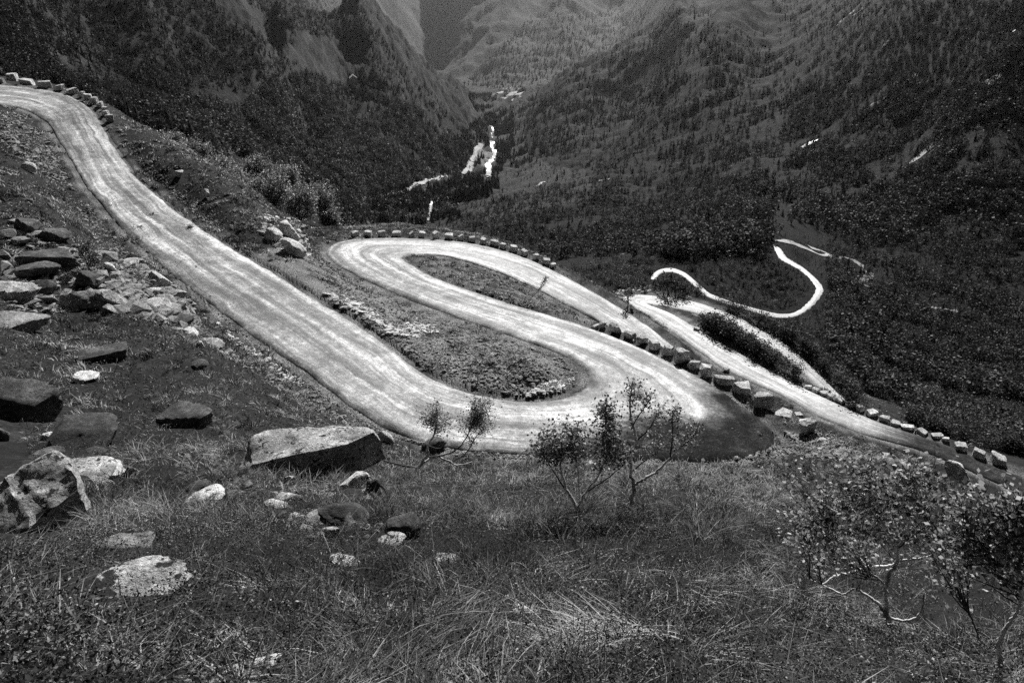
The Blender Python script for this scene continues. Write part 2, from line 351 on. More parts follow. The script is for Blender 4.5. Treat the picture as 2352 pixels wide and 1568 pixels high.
# ---- cut the roads into the slope
RIBS = {}
def ribbon_rows(L, R, m, nl):
    Ls, Rs = catmull(L, m), catmull(R, m)
    t = np.linspace(0, 1, nl)
    return Ls[:, None]*(1-t)[None, :, None]+Rs[:, None]*t[None, :, None]
for k, m, nl in (('main', 10, 17), ('d', 10, 9), ('e', 10, 9), ('g', 8, 6)):
    RIBS[k] = ribbon_rows(RL[k], RR[k], m, nl)
samp = np.concatenate([r.reshape(-1, 3) for r in RIBS.values()])
owner = np.concatenate([np.full(r.shape[0]*r.shape[1], i) for i, r in enumerate(RIBS.values())])
KD = kdtree.KDTree(len(samp))
for i, q in enumerate(samp): KD.insert((q[0], q[1], 0), i)
KD.balance()
# coarse mask first
cell = set()
for q in samp:
    cx, cy = int(q[0]//6), int(q[1]//6)
    for a in (-1, 0, 1):
        for b in (-1, 0, 1): cell.add((cx+a, cy+b))
cellarr = np.array([(c[0]+4000)*100000+c[1]+4000 for c in cell])
key = (np.floor(X/6).astype(np.int64)+4000)*100000+np.floor(Y/6).astype(np.int64)+4000
cand = np.where(np.isin(key, cellarr) & (RA > 15) & (RA < 330))
GR = np.zeros_like(Z); ROADD = np.full_like(Z, 99.)
xs, ys = X[cand], Y[cand]; dd = np.empty(len(xs)); zz = np.empty(len(xs)); ow = np.empty(len(xs), int)
for i in range(len(xs)):
    co, idx, d = KD.find((xs[i], ys[i], 0)); dd[i] = d; zz[i] = samp[idx, 2]; ow[i] = owner[idx]
inner = np.where(ow == 0, .45, .5); bw = np.where(ow == 0, 2.6, 3.0)
t = smooth01((dd-inner)/(bw-inner))
drop = np.where(dd < .3, .10, -.03)
Z[cand] = (zz-drop)*(1-t)+Z[cand]*t
ROADD[cand] = dd
nz = fbm(X[cand]/1.7, Y[cand]/1.7, 3, 40)
GR[cand] = np.clip(.85-dd/1.1+nz*1.1, 0, 1)*(dd < 5)
def inside(poly, x, y):
    c = np.zeros(len(x), bool)
    for (x0, y0), (x1, y1) in zip(poly, np.roll(poly, -1, 0)):
        c ^= ((y0 > y) != (y1 > y)) & (x < (x1-x0)*(y-y0)/(y1-y0+1e-12)+x0)
    return c
isl = inside(RL['main'][13:33, :2], X[cand], Y[cand]); GR[cand] = np.where(isl, np.clip(.75+.9*nz, .1, 1), GR[cand])
isl2 = inside(RR['main'][27:42, :2], X[cand], Y[cand]); GR[cand] = np.where(isl2, np.clip(.45+1.1*nz, 0, 1), GR[cand])
# ---- ground lookup
def locate(x, y):
    a = np.arctan2(x, y); r = np.hypot(x, y)
    fa = np.interp(a, AZ, np.arange(NA)); fr = np.interp(np.log(np.maximum(r, .05)), lr, np.arange(NR))
    ia = np.minimum(fa.astype(int), NA-2); ir = np.minimum(fr.astype(int), NR-2); return ia, ir, fa-ia, fr-ir
def sample(G, x, y):
    ia, ir, ta, tr = locate(np.asarray(x, float), np.asarray(y, float))
    return (G[ia, ir]*(1-tr)+G[ia, ir+1]*tr)*(1-ta)+(G[ia+1, ir]*(1-tr)+G[ia+1, ir+1]*tr)*ta
def HZ(x, y): return sample(Z, x, y)
def ground(u, v, rmin=1.0, rmax=9000):
    """where the line of sight through a survey point meets the slope"""
    s, a, h = slope_az(u, v); s = float(s); a = float(a)
    fa = np.interp(a, AZ, np.arange(NA)); ia = min(int(fa), NA-2); ta = fa-ia
    col = Z[ia]*(1-ta)+Z[ia+1]*ta
    d = col-s*RG; ok = np.where((d >= 0) & (RG > 1.) & (RG < rmax))[0]
    if not len(ok): return None
    i = ok[0]
    if RG[i] < rmin: return None
    if i == 0: r = RG[0]
    else: q = d[i-1]/(d[i-1]-d[i]) if d[i-1] < 0 else 0; r = RG[i-1]+(RG[i]-RG[i-1])*q
    return np.array([r*math.sin(a), r*math.cos(a), s*r])
def depth(p): return p[1]*CP-p[2]*SP          # distance along the viewing axis
def px(p): return depth(p)/F                     # metres per survey unit at p
RUNMAX = np.maximum.accumulate(np.where(RA > .7, Z/RA, -9), axis=1)
# ---- terrain meshes
def sub_terrain(name, mask, mat, **attrs):
    """cells (NA-1, NR-1) boolean -> one mesh"""
    ii, jj = np.where(mask); idx = np.arange(NA*NR).reshape(NA, NR)
    q = np.stack([idx[ii, jj], idx[ii+1, jj], idx[ii+1, jj+1], idx[ii, jj+1]], 1)
    used, inv = np.unique(q, return_inverse=True)
    V = np.stack([X.ravel()[used], Y.ravel()[used], Z.ravel()[used]], 1)
    me = mesh_np(name, V, inv.reshape(q.shape)[:, ::-1], mat, True)
    for k, g in attrs.items(): attr(me, k, g.ravel()[used])
    return tag(link(name, me), kind='structure')
rc, ac = RA[:-1, :-1], np.degrees(AA[:-1, :-1])
near = rc < 135
farm = (rc > 3550) & (ac > -16) & (ac < 16) | (rc > 5000)
uc = W/2+np.tan(AA[:-1, :-1])*F    # only used to pick which slope a cell belongs to
zc = Z[:-1, :-1]
valley = (~near) & (~farm) & (np.abs(ac+1.2-1.0*(rc > 2500)) < np.interp(rc, [500, 1000, 1800, 4000], [9, 7, 2.2, 2.0])) & (rc > 650)
leftm = (~near) & (~farm) & (~valley) & (ac < -1.2)
rightm = (~near) & (~farm) & (~valley) & (ac >= -1.2)
sub_terrain('hillside', near, M['ground'], gravel=GR)
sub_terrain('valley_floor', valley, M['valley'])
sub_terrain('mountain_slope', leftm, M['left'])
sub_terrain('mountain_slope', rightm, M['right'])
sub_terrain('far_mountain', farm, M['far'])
# ---- road surfaces
def lay_road(name, rows, crown=.05, dark=None, jit=.12, pale=0.):
    n, m, _ = rows.shape; V = rows.copy()
    c = (rows[:, 0]+rows[:, -1])/2; s = np.r_[0, np.cumsum(np.linalg.norm(np.diff(c, axis=0), axis=1))]
    w = np.linalg.norm(rows[:, -1]-rows[:, 0], axis=1)
    t = np.linspace(0, 1, m)
    V[:, :, 2] += .03+crown*np.sin(t*math.pi)[None]
    V[:, :, 2] += .05*fbm(V[:, :, 0]/1.1, V[:, :, 1]/1.1, 4, 60)
    for e, sg in ((0, 1), (-1, -1)):
        dirv = (rows[:, -1]-rows[:, 0])/w[:, None]*sg
        V[:, e] -= dirv*(jit*(1.2*fbm(s/2.3+e*50, s*0+e*7., 4, 70)))[:, None]
        V[:, e, 2] -= .24
    # skirts run down into the bank
    sk0 = V[:, :1].copy(); sk0[:, :, 2] -= .4; sk1 = V[:, -1:].copy(); sk1[:, :, 2] -= .4
    V = np.concatenate([sk0, V, sk1], 1); m2 = m+2
    idx = np.arange(n*m2).reshape(n, m2)
    q = np.stack([idx[:-1, :-1], idx[1:, :-1], idx[1:, 1:], idx[:-1, 1:]], -1).reshape(-1, 4)
    me = mesh_np(name, V.reshape(-1, 3), q, M['road'], True)
    tt = np.r_[0, t, 1]
    uvp = np.stack([np.broadcast_to(tt[None], (n, m2)), np.broadcast_to(s[:, None], (n, m2))], -1).reshape(-1, 2)
    lay = me.uv_layers.new(name='UVMap'); lay.data.foreach_set('uv', uvp[q.ravel()].astype(np.float32).ravel())
    attr(me, 'dark', (dark if dark is not None else np.zeros((n, m2))).ravel())
    attr(me, 'pale', np.full(n*m2, pale))
    return tag(link(name, me), kind='structure')
# the lay-by outside the near bend: its shade is painted into the gravel colour
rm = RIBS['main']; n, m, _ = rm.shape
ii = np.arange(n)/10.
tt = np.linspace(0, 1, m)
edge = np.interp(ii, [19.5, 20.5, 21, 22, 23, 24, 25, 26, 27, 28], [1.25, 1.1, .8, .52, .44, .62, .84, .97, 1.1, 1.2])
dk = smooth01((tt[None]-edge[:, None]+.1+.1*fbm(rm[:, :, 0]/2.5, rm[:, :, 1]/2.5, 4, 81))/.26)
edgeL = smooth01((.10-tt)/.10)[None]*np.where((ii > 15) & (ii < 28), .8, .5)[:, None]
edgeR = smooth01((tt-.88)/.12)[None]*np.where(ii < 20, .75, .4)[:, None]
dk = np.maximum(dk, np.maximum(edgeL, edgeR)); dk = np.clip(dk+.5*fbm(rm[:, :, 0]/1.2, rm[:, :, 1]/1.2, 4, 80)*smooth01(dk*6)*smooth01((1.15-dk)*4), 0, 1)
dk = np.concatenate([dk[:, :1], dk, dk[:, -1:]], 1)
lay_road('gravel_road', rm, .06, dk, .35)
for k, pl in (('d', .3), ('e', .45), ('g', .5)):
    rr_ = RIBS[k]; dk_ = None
    if k == 'd': dk_ = np.repeat((.95*smooth01((5.4-np.arange(len(rr_))/10.)/1.6))[:, None], rr_.shape[1]+2, 1)  # right end of the lower leg: shade painted in as darker gravel
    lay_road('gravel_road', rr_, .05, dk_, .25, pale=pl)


# ------------------------------------------------------------------ ROCKS
def ico(sub):
    bm = bmesh.new(); bmesh.ops.create_icosphere(bm, subdivisions=sub, radius=1.)
    V = np.array([v.co[:] for v in bm.verts]); Fc = np.array([[v.index for v in f.verts] for f in bm.faces]); bm.free(); return V, Fc
ICO = {k: ico(k) for k in (1, 2, 3, 4)}
def rock_verts(rs, sub=4, planes=9, box=None, rough=.05, top=None, tight=(.45, .8)):
    """unit rock: a ball cut by random planes (box = blocky, top = flat upper face), then broken up with noise"""
    V, Fc = ICO[sub]; D = V/np.linalg.norm(V, axis=1)[:, None]
    Ns, ds = [], []
    if box is not None:
        for ax in range(3):
            for sg in (1, -1):
                nrm = np.zeros(3); nrm[ax] = sg; nrm += rs.normal(size=3)*box; nrm /= np.linalg.norm(nrm)
                Ns.append(nrm); ds.append(rs.uniform(.62, .72))
    for _ in range(planes):
        nrm = rs.normal(size=3); nrm /= np.linalg.norm(nrm); Ns.append(nrm); ds.append(rs.uniform(*tight)+(.35 if box is not None else 0))
    if top is not None:
        nrm = np.array([top[0], top[1], 1.]); nrm /= np.linalg.norm(nrm); Ns.append(nrm); ds.append(top[2])
    Ns, ds = np.array(Ns), np.array(ds)
    dot = D @ Ns.T; R = np.where(dot > .02, ds[None]/np.maximum(dot, .02), 9.).min(1); R = np.minimum(R, 1.15)
    o = rs.uniform(0, 50, 3)
    n = fbm(D[:, 0]*2.2+o[0]+D[:, 2]*.9, D[:, 1]*2.2+o[1]-D[:, 2]*1.3, 5, 3)+.5*fbm(D[:, 2]*5+o[2], D[:, 0]*2+D[:, 1], 4, 7)
    V = D*(R*(1+rough*2*n))[:, None]
    return V, Fc
ROCKFOOT = []                         # (x, y, half width) so that no turf grows through a stone
ROOT = {}
def put_rock(name, label, cat, group, box_px, seed, mat='rock', block=None, top=None, planes=8, depth_k=.8, sink=.26, yaw=None, rough=.05, sub=4, tight=(.45, .8), lean=(0, 0), me=None):
    u0, v0, u1, v1 = box_px
    vb = v1-(v1-v0)*.06
    p = ground((u0+u1)/2, vb)
    if p is None: return None
    k = px(p); w = (u1-u0)*k
    dep = -slope_az((u0+u1)/2, vb)[0]; dep = math.atan(dep)
    rs = np.random.default_rng(seed)
    d = w*depth_k
    h = max(((v1-v0)*k-(.55 if block is None else .75)*d*math.sin(dep))/math.cos(dep), .3*(v1-v0)*k)*(1+sink)
    if yaw is None: yaw = rs.uniform(-.5, .5)
    V, Fc = rock_verts(rs, sub, planes, block, rough, top, tight)
    V = V-(V.max(0)+V.min(0))/2; ext = V.max(0)-V.min(0)
    c, s_ = math.cos(yaw), math.sin(yaw)
    V = V/ext*np.array([w, d, h])
    if block is not None:             # turn blocks about the vertical, keep the apparent width
        V[:, 0], V[:, 1] = V[:, 0]*c-V[:, 1]*s_, V[:, 0]*s_+V[:, 1]*c
        V[:, 0] *= w/(V[:, 0].max()-V[:, 0].min())
    V[:, 2] += lean[0]*V[:, 0]+lean[1]*V[:, 1]
    V[:, 2] -= V[:, 2].min()
    az = math.atan2(p[0], p[1]); 
    q = p+np.array([math.sin(az), math.cos(az), 0])*d*.42
    zb = min(HZ(q[0], q[1]), p[2]+.15*h)
    me = mesh_np(name, V, Fc, M[mat], True)
    o = link(name, me, None, (q[0], q[1], zb-sink*h)); o.rotation_euler = (0, 0, -az)
    try: me.set_sharp_from_angle(angle=math.radians(32))
    except Exception: pass
    ROCKFOOT.append((q[0], q[1], w*.5, d*.5, az))
    return tag(o, label, cat, group)
# guard stones : centre u, centre v, width, height on the survey sheet
def guard(row, name_row, pts, style, seed0, mat='pale', words=None):
    n = len(pts)
    ords = ['first','second','third','fourth','fifth','sixth','seventh','eighth','ninth','tenth','eleventh','twelfth','thirteenth','fourteenth','fifteenth','sixteenth','seventeenth','eighteenth','nineteenth','twentieth']
    for i, (u, v, w, h) in enumerate(pts):
        shape = 'wide flat-topped' if w > 1.6*h else ('tall blocky' if h > .95*w else 'squat blocky')
        put_rock('guard_stone', f'{shape} guard stone, {ords[i]} from {name_row}', 'guard stone', row, (u-w/2, v-h/2, u+w/2, v+h/2+1), seed0+i, mat, block=.13 if style == 'block' else .3,
                 top=(float(RNG.normal(0, .12)), float(RNG.normal(-.05, .1)), RNG.uniform(.5, .66)), planes=int(RNG.integers(3, 8)), depth_k=RNG.uniform(.6, .95), sink=RNG.uniform(.12, .3), rough=.045, sub=4, yaw=RNG.uniform(-.8, .8), lean=(RNG.normal(0, .12), 0))
guard('guard stones along the upper bend', "the picture edge along the upper bend", [(5,185,16,11),(30,178,25,17),(67,189,31,14),(106,196,29,16),(138,203,25,12),(167,210,25,12),(188,217,17,13),(204,223,17,14),(218,232,19,15),(232,242,16,14),(243,251,14,12),(244,261,17,12),(255,273,19,16)], 'block', 100)
guard('guard stones along the far hairpin', "the white outcrop along the far hairpin", [(816,536,20,14),(848,536,19,14),(879,538,19,15),(913,538,22,14),(945,540,13,12),(971,539,16,15),(1000,541,15,17),(1032,544,20,15),(1060,547,15,14),(1084,550,17,13),(1110,554,16,14),(1137,559,22,14),(1156,565,16,13),(1180,572,19,14),(1204,580,18,14),(1231,589,16,14),(1255,600,18,13),(1271,609,14,10)], 'block', 140)
guard('guard stones along the near hairpin', "the upper end of the near hairpin row", [(1368,750,21,12),(1384,746,17,14),(1413,757,30,25),(1445,768,31,19),(1471,780,28,21),(1503,792,28,23),(1532,807,31,26),(1563,819,37,35),(1594,836,33,24),(1619,855,34,29),(1664,875,43,26),(1703,892,46,35),(1752,918,49,39),(1798,945,49,31),(1845,978,40,44)], 'rough', 180)
guard('guard stones along the lower leg', "the upper end of the lower leg row", [(1854,889,18,10),(1872,895,16,12),(1892,903,21,11),(1906,910,16,13),(1928,919,25,16),(1950,929,21,16),(1972,938,21,16),(2000,950,27,17),(2029,962,22,14),(2054,972,21,13),(2081,980,31,14),(2118,992,25,12),(2150,1001,26,11),(2171,1008,15,9),(2202,1026,29,23),(2244,1042,27,26),(2287,1056,36,26)], 'block', 220)
guard('stones on the inner side of the lower leg', "the inner verge start of the lower leg", [(1601,756,17,11),(1622,764,15,10),(1666,848,19,13),(1645,868,13,14),(1835,950,23,13),(1888,1009,25,15)], 'rough', 260)
# boulders lying in the turf : box on the sheet, look, label
T0 = (0, -.15, .45)
BOULDERS = [
 ((-30,828,148,975), dict(mat='darkrock', block=.3, planes=5, depth_k=.9), 'huge black angular boulder at the left edge above a white slab'),
 ((116,938,278,1032), dict(mat='darkrock', planes=7, top=(.5,-.3,.5)), 'dark wedge-shaped boulder with a sloping face beside the huge black boulder'),
 ((97,985,134,1014), dict(mat='pale'), 'small pale pointed stone between the black boulder and a mossy mound'),
 ((67,1019,148,1056), dict(mat='darkrock', planes=3, tight=(.7,.9)), 'low rounded stone furred with moss behind a white slab'),
 ((113,1040,282,1097), dict(mat='pale', top=(.05,-.2,.4), block=.25, depth_k=.7), 'broad white slab with dark lichen patches beside the bank of ferns'),
 ((277,1059,320,1097), dict(), 'grey stone leaning against the end of the broad white slab'),
 ((190,1021,246,1045), dict(mat='darkrock', planes=3), 'small mossy stone resting behind the broad white slab'),
 ((-30,1021,210,1235), dict(mat='rock', planes=6, depth_k=.9, rough=.09), 'massive mossy boulder filling the left edge, streaked with lichen'),
 ((-20,969,24,1015), dict(mat='darkrock'), 'dark stone cut by the picture edge above the massive mossy boulder'),
 ((166,1089,274,1112), dict(mat='rock', top=T0), 'thin half-buried grey slab lying below the broad white slab'),
 ((373,893,497,989), dict(mat='darkrock', block=.22, planes=3, yaw=.7, depth_k=1.), 'dark block with a cracked slanting grey side standing in the turf'),
 ((430,826,481,851), dict(mat='darkrock', planes=4), 'low dark stone in grass above the cracked block'),
 ((177,850,231,880), dict(mat='pale', top=(.5,-.2,.4)), 'pale sloping slab sunk in heather below the dark beam-shaped stone'),
 ((188,795,298,833), dict(mat='darkrock', block=.06, planes=0, depth_k=.45, yaw=.02, sink=.05), 'long dark beam-shaped stone with a bright top edge'),
 ((779,1077,854,1125), dict(mat='pale', planes=7), 'white spotted pyramid stone in front of the great slab'),
 ((845,1084,893,1138), dict(mat='darkrock', planes=5, block=.35), 'dark upright stone touching the white spotted pyramid stone'),
 ((869,979,906,1019), dict(mat='pale', planes=4, lean=(-.7,0)), 'white leaning stone at the road edge above the great slab'),
 ((968,1001,1027,1042), dict(mat='darkrock', planes=5), 'dark boulder behind the leaning birch'),
 ((964,1112,1031,1148), dict(mat='darkrock', block=.2, top=(0,-.1,.55)), 'black block with a pale crusted top alone in the turf'),
 ((885,1170,971,1238), dict(mat='darkrock', planes=2, tight=(.7,.95), rough=.06, depth_k=.9), 'big round black boulder alone in the heather'),
 ((735,1144,855,1208), dict(mat='darkrock', planes=6, rough=.1, lean=(-.25,0)), 'dark ridged boulder with a pale crest beside a smooth low stone'),
 ((702,1167,775,1206), dict(mat='rock', planes=4), 'smooth low banded stone against the dark ridged boulder'),
 ((610,1138,662,1168), dict(mat='pale', planes=5, lean=(-.4,0)), 'pale tilted stone below the front of the great slab'),
 ((632,1117,697,1152), dict(mat='rock', planes=6), 'lichen-spotted block just below the dark face of the great slab'),
 ((624,1173,662,1192), dict(mat='darkrock'), 'small dark stone with a lit rim below the pale tilted stone'),
 ((662,1177,692,1198), dict(mat='pale'), 'small white stone beside the small dark rimmed stone'),
 ((737,1205,783,1235), dict(mat='rock'), 'grey stone half hidden under a grass tuft'),
 ((855,1234,936,1257), dict(mat='pale', top=T0, rough=.08), 'flat pale stone below the big round black boulder'),
 ((995,1266,1057,1291), dict(mat='rock', planes=4), 'pale rounded stone among grass stalks in the centre'),
 ((430,1098,487,1127), dict(mat='darkrock', planes=2, tight=(.7,.95)), 'dark rounded stone behind a white flat one'),
 ((424,1124,518,1152), dict(mat='pale', top=T0), 'white flat stone in front of the dark rounded one'),
 ((177,1296,438,1380), dict(mat='pale', planes=4, tight=(.6,.85), top=(.1,-.3,.5), rough=.06, depth_k=.7), 'large white boulder spotted with black lichen in the foreground grass'),
 ((209,1207,355,1265), dict(mat='rock', planes=8, rough=.1), 'rough grey pyramid boulder above the large white boulder'),
 ((759,1282,829,1302), dict(mat='pale', top=T0), 'small pale cap of rock emerging from heather'),
 ((1173,1386,1222,1410), dict(mat='pale', planes=3), 'small white stone beside the patch of dead straw'),
 ((497,1519,654,1562), dict(mat='pale', planes=4, top=T0, lean=(-.2,0), depth_k=.4), 'long pale rock half buried at the bottom of the picture'),
 ((732,1128,770,1144), dict(mat='rock'), 'little grey stone between the spotted pyramid and the ridged boulder'),
 ((650,1088,680,1114), dict(mat='rock', planes=3), 'small rounded stone in the shadow of the great slab'),
 ((557,1104,582,1120), dict(mat='rock'), 'little pale stone in ferns at the foot of the great slab'),
 ((0,638,94,700), dict(mat='rock', planes=4, top=(.4,-.2,.5)), 'large grey whaleback boulder cut by the picture edge'),
 ((-10,698,107,762), dict(mat='rock', planes=5, block=.35, top=(.5,-.3,.5)), 'grey ribbed boulder right below the whaleback'),
 ((62,572,185,622), dict(mat='darkrock', block=.2, top=(.25,-.1,.5), depth_k=.6), 'long dark slab with a bright top edge above the scree'),
 ((48,604,140,643), dict(mat='darkrock', planes=3), 'dark humped boulder under the long dark slab'),
 ((97,521,167,559), dict(mat='darkrock', top=(.5,-.1,.5)), 'dark wedge boulder on the grassy slope above the scree'),
 ((43,499,99,541), dict(mat='darkrock', planes=6, top=(.4,-.1,.5)), 'jagged dark boulder topmost on the grassy slope'),
 ((148,663,239,712), dict(mat='rock', planes=4, rough=.08), 'mossy round-backed boulder at the foot of the scree'),
 ((70,644,132,680), dict(mat='darkrock', planes=4), 'dark blunt boulder between the whaleback and the scree'),
 ((134,628,172,645), dict(mat='rock', planes=2), 'small round grey stone behind the mossy round-backed boulder'),
 ((177,620,242,664), dict(mat='darkrock', top=(.6,-.1,.45)), 'slanting dark slab with a white edge in the scree'),
 ((234,671,298,712), dict(mat='rock', lean=(-.5,0), planes=5), 'tilted plate at the lower edge of the scree'),
 ((279,593,322,618), dict(mat='pale', planes=4), 'pale stone at the top of the scree near a sapling'),
 ((322,677,397,721), dict(mat='pale', block=.3, top=(.4,-.2,.45)), 'big pale-topped block in the middle of the scree'),
 ((352,631,397,664), dict(mat='pale', lean=(-.5,0)), 'pale slanting stone of the scree next to the road ditch'),
 ((389,717,443,753), dict(mat='darkrock', block=.3), 'dark square block at the lower end of the scree'),
 ((349,721,387,742), dict(mat='rock', lean=(-.4,0)), 'narrow grey stone beside the dark square block'),
 ((333,658,373,678), dict(mat='pale'), 'white angular stone above the big pale-topped block'),
 ((244,605,269,627), dict(mat='pale', lean=(-.6,0)), 'small white upright stone under the sapling'),
 ((258,644,285,667), dict(mat='darkrock'), 'dark striped stone in the scree centre'),
 ((403,746,454,766), dict(mat='pale'), 'pale stone pair end below the dark square block'),
 ((470,779,516,798), dict(mat='rock', lean=(-.4,0)), 'grey stone at the turf edge of the road ditch'),
 ((451,781,470,801), dict(mat='pale'), 'small white stone beside the grey ditch stone'),
 ((376,663,430,688), dict(mat='rock'), 'grey stone on the ditch side of the big pale-topped block'),
 ((50,372,84,396), dict(mat='pale', planes=4), 'pale boulder alone below the upper bend'),
 ((403,394,424,409), dict(mat='pale', top=T0), 'white plate lying on the outer verge of the upper leg'),
 ((467,435,483,457), dict(mat='pale'), 'upright white stone on the outer verge of the upper leg'),
 ((2010,1037,2075,1077), dict(mat='rock', planes=4), 'grey dome-shaped boulder behind the large birch crown'),
 ((2160,1067,2225,1115), dict(mat='pale', planes=4, lean=(-.5,0)), 'white slanting boulder between the birch crowns and the lower road'),
 ((2222,1108,2257,1128), dict(mat='pale'), 'small white stone next to the white slanting boulder'),
 ((1786,1237,1823,1252), dict(mat='rock'), 'small stone with a lit rim in turf beside the large birch'),
]
for i, (bx, kw, lab) in enumerate(BOULDERS):
    put_rock('boulder', lab, 'boulder', 'boulders on the hillside', bx, 400+i, **kw)
# the white outcrop in the bend: three rock masses, one thing
oc = [((640,503,690,556), dict(mat='pale', planes=6, rough=.09)), ((610,522,652,562), dict(mat='pale', planes=6, rough=.1)), ((650,552,706,592), dict(mat='pale', planes=6, rough=.1, lean=(-.5,0)))]
for (bx, kw), lab in zip(oc, ('bright white rounded rock on top of the outcrop beside the road', 'white broken rock at the grassy end of the outcrop', 'white slanting rock at the foot of the outcrop above the far hairpin')):
    put_rock('outcrop_rock', lab, 'outcrop', 'white outcrop inside the bend', bx, 500+bx[0], depth_k=.9, **kw)
# the great slab: flat tilted top, overhanging black front
def great_slab():
    p = ground(715, 1098); k = px(p); az = math.atan2(p[0], p[1])
    # outline of the top face (survey units right, metres of depth) seen from the viewer's side, and the lower edge set back
    top = [(-112,.35,.98),(-62,.05,1.12),(-20,-.02,1.16),(50,-.02,1.15),(85,.1,1.1),(150,.8,1.1),(128,1.5,1.14),(40,1.95,1.2),(-20,2.25,1.26),(-62,2.4,1.3),(-96,2.1,1.26),(-116,1.2,1.1)]
    bot = [(-150,.2,-.3),(-100,.5,-.3),(-40,.6,-.3),(50,.55,-.3),(110,.4,-.3),(168,.9,-.3),(160,1.7,-.2),(60,2.2,0),(-20,2.5,0),(-80,2.5,0),(-122,2.1,-.1),(-150,1.1,-.2)]
    mid = [(-142,.2,.5),(-92,.2,.75),(-34,.2,.85),(58,.2,.82),(102,.25,.6),(164,.8,.6),(152,1.6,.85),(50,2.1,.95),(-20,2.4,1.05),(-78,2.45,1.1),(-112,2.,1.05),(-136,1.1,.8)]
    bm = bmesh.new(); rings = []
    for ring in (bot, mid, top): rings.append([bm.verts.new((a*k*1.06, b*44*k, c*64*k)) for a, b, c in ring])
    n = len(top)
    for a, b in zip(rings, rings[1:]):
        for i in range(n): bm.faces.new((a[i], a[(i+1) % n], b[(i+1) % n], b[i]))
    cen = bm.verts.new(np.mean([v.co[:] for v in rings[2]], axis=0)+np.array([0, 0, .05]))
    for i in range(n): bm.faces.new((rings[2][i], rings[2][(i+1) % n], cen))
    bmesh.ops.subdivide_edges(bm, edges=bm.edges[:], cuts=5, use_grid_fill=True)
    bmesh.ops.recalc_face_normals(bm, faces=bm.faces[:])
    for v in bm.verts:
        x, y, z = v.co; nn = fbm(np.array([x*1.6+z]), np.array([y*1.6-z*1.4]), 5, 91)[0]
        st = fbm(np.array([x*.8]), np.array([z*7+y*2]), 3, 92)[0]
        v.co += v.normal*(.13*nn+.035*st)
    me = bpy.data.meshes.new('boulder'); bm.to_mesh(me); bm.free(); me.materials.append(M['pale'])
    for f in me.polygons: f.use_smooth = True
    me.set_sharp_from_angle(angle=math.radians(35))
    o = link('boulder', me, None, p); o.rotation_euler = (0, 0, -az)
    q = p+np.array([math.sin(az), math.cos(az), 0])*40*k
    ROCKFOOT.append((q[0], q[1], 150*k, 44*k, az))
    tag(o, 'great pale slab with an overhanging black front and a flat lichened top', 'boulder', 'boulders on the hillside')
great_slab()
def free_of_rock(x, y, pad=.0):
    ok = np.ones(len(x), bool)
    for (rx, ry, hw, hd, az) in ROCKFOOT:
        dx, dy = x-rx, y-ry; c, s_ = math.cos(az), math.sin(az)
        a, b = dx*c-dy*s_, dx*s_+dy*c
        ok &= (a/(hw+pad))**2+(b/(hd+pad))**2 > .8
    return ok
# ------------------------------------------------------------------ rubble: more stones than anyone could count
def scatter_mesh(tempV, tempF, P, yaw, sc, tilt=None):
    """tempV (T,n,3) templates; returns merged verts and faces"""
    N = len(P); ti = RNG.integers(0, len(tempV), N); V = tempV[ti]*sc[:, None, :]
    c, s_ = np.cos(yaw)[:, None], np.sin(yaw)[:, None]
    x = V[:, :, 0]*c-V[:, :, 1]*s_; y = V[:, :, 0]*s_+V[:, :, 1]*c; z = V[:, :, 2]
    if tilt is not None: z = z+tilt[:, :1]*x+tilt[:, 1:]*y
    V = np.stack([x, y, z], -1)+P[:, None, :]
    n = tempV.shape[1]; Fm = (tempF[None]+(np.arange(N)*n)[:, None, None]).reshape(-1, tempF.shape[1])
    return V.reshape(-1, 3), Fm
TR = np.array([rock_verts(np.random.default_rng(900+i), 1, 5, None, .03)[0] for i in range(12)])
TR[:, :, 2] *= .55
pts = []
def poly_pts(poly, n, smin, smax, on_road=False):
    poly = np.array(poly, float); lo, hi = poly.min(0), poly.max(0); got = 0
    while got < n:
        u, v = RNG.uniform(lo[0], hi[0]), RNG.uniform(lo[1], hi[1])
        x, y = poly[:, 0], poly[:, 1]; x2, y2 = np.roll(x, -1), np.roll(y, -1)
        if ((y > v) != (y2 > v)).astype(int) @ (u < (x2-x)*(v-y)/(y2-y+1e-9)+x) % 2 == 0: continue
        got += 1; p = ground(u, v)
        if p is None: continue
        if sample(ROADD, p[0], p[1]) < .35 and not on_road: continue
        pts.append((p[0], p[1], smin*(smax/smin)**(RNG.random()**2.2)))
poly_pts([(780,690),(900,790),(960,835),(1080,890),(1200,912),(1290,895),(1330,860),(1290,825),(1180,785),(1050,745),(960,710),(860,668),(770,640),(700,610)], 3600, .05, .30)
poly_pts([(950,590),(1060,600),(1180,640),(1300,700),(1380,745),(1250,725),(1100,680),(990,635)], 800, .05, .3)
poly_pts([(0,255),(50,262),(110,330),(140,380),(170,440),(120,420),(60,370),(0,330)], 900, .1, .5)
poly_pts([(150,440),(215,480),(300,580),(380,650),(480,740),(560,800),(700,890),(830,985),(800,985),(660,905),(520,820),(420,760),(300,640),(220,560)], 1700, .05, .35)
poly_pts([(270,600),(330,600),(420,680),(450,740),(380,735),(300,700),(250,660)], 420, .15, .8)
poly_pts([(1820,1000),(1880,990),(1960,1010),(1990,1050),(1900,1060),(1800,1040)], 900, .05, .3)
poly_pts([(1360,750),(1500,815),(1640,890),(1800,990),(1860,1010),(1830,1010),(1690,920),(1560,850),(1420,790)], 1100, .05, .28)
poly_pts([(740,560),(800,540),(1000,545),(1100,556),(1280,615),(1400,690),(1390,692),(1250,612),(1100,562),(900,550)], 700, .05, .25)
poly_pts([(740,560),(760,605),(840,650),(820,660),(700,600)], 350, .05, .3)
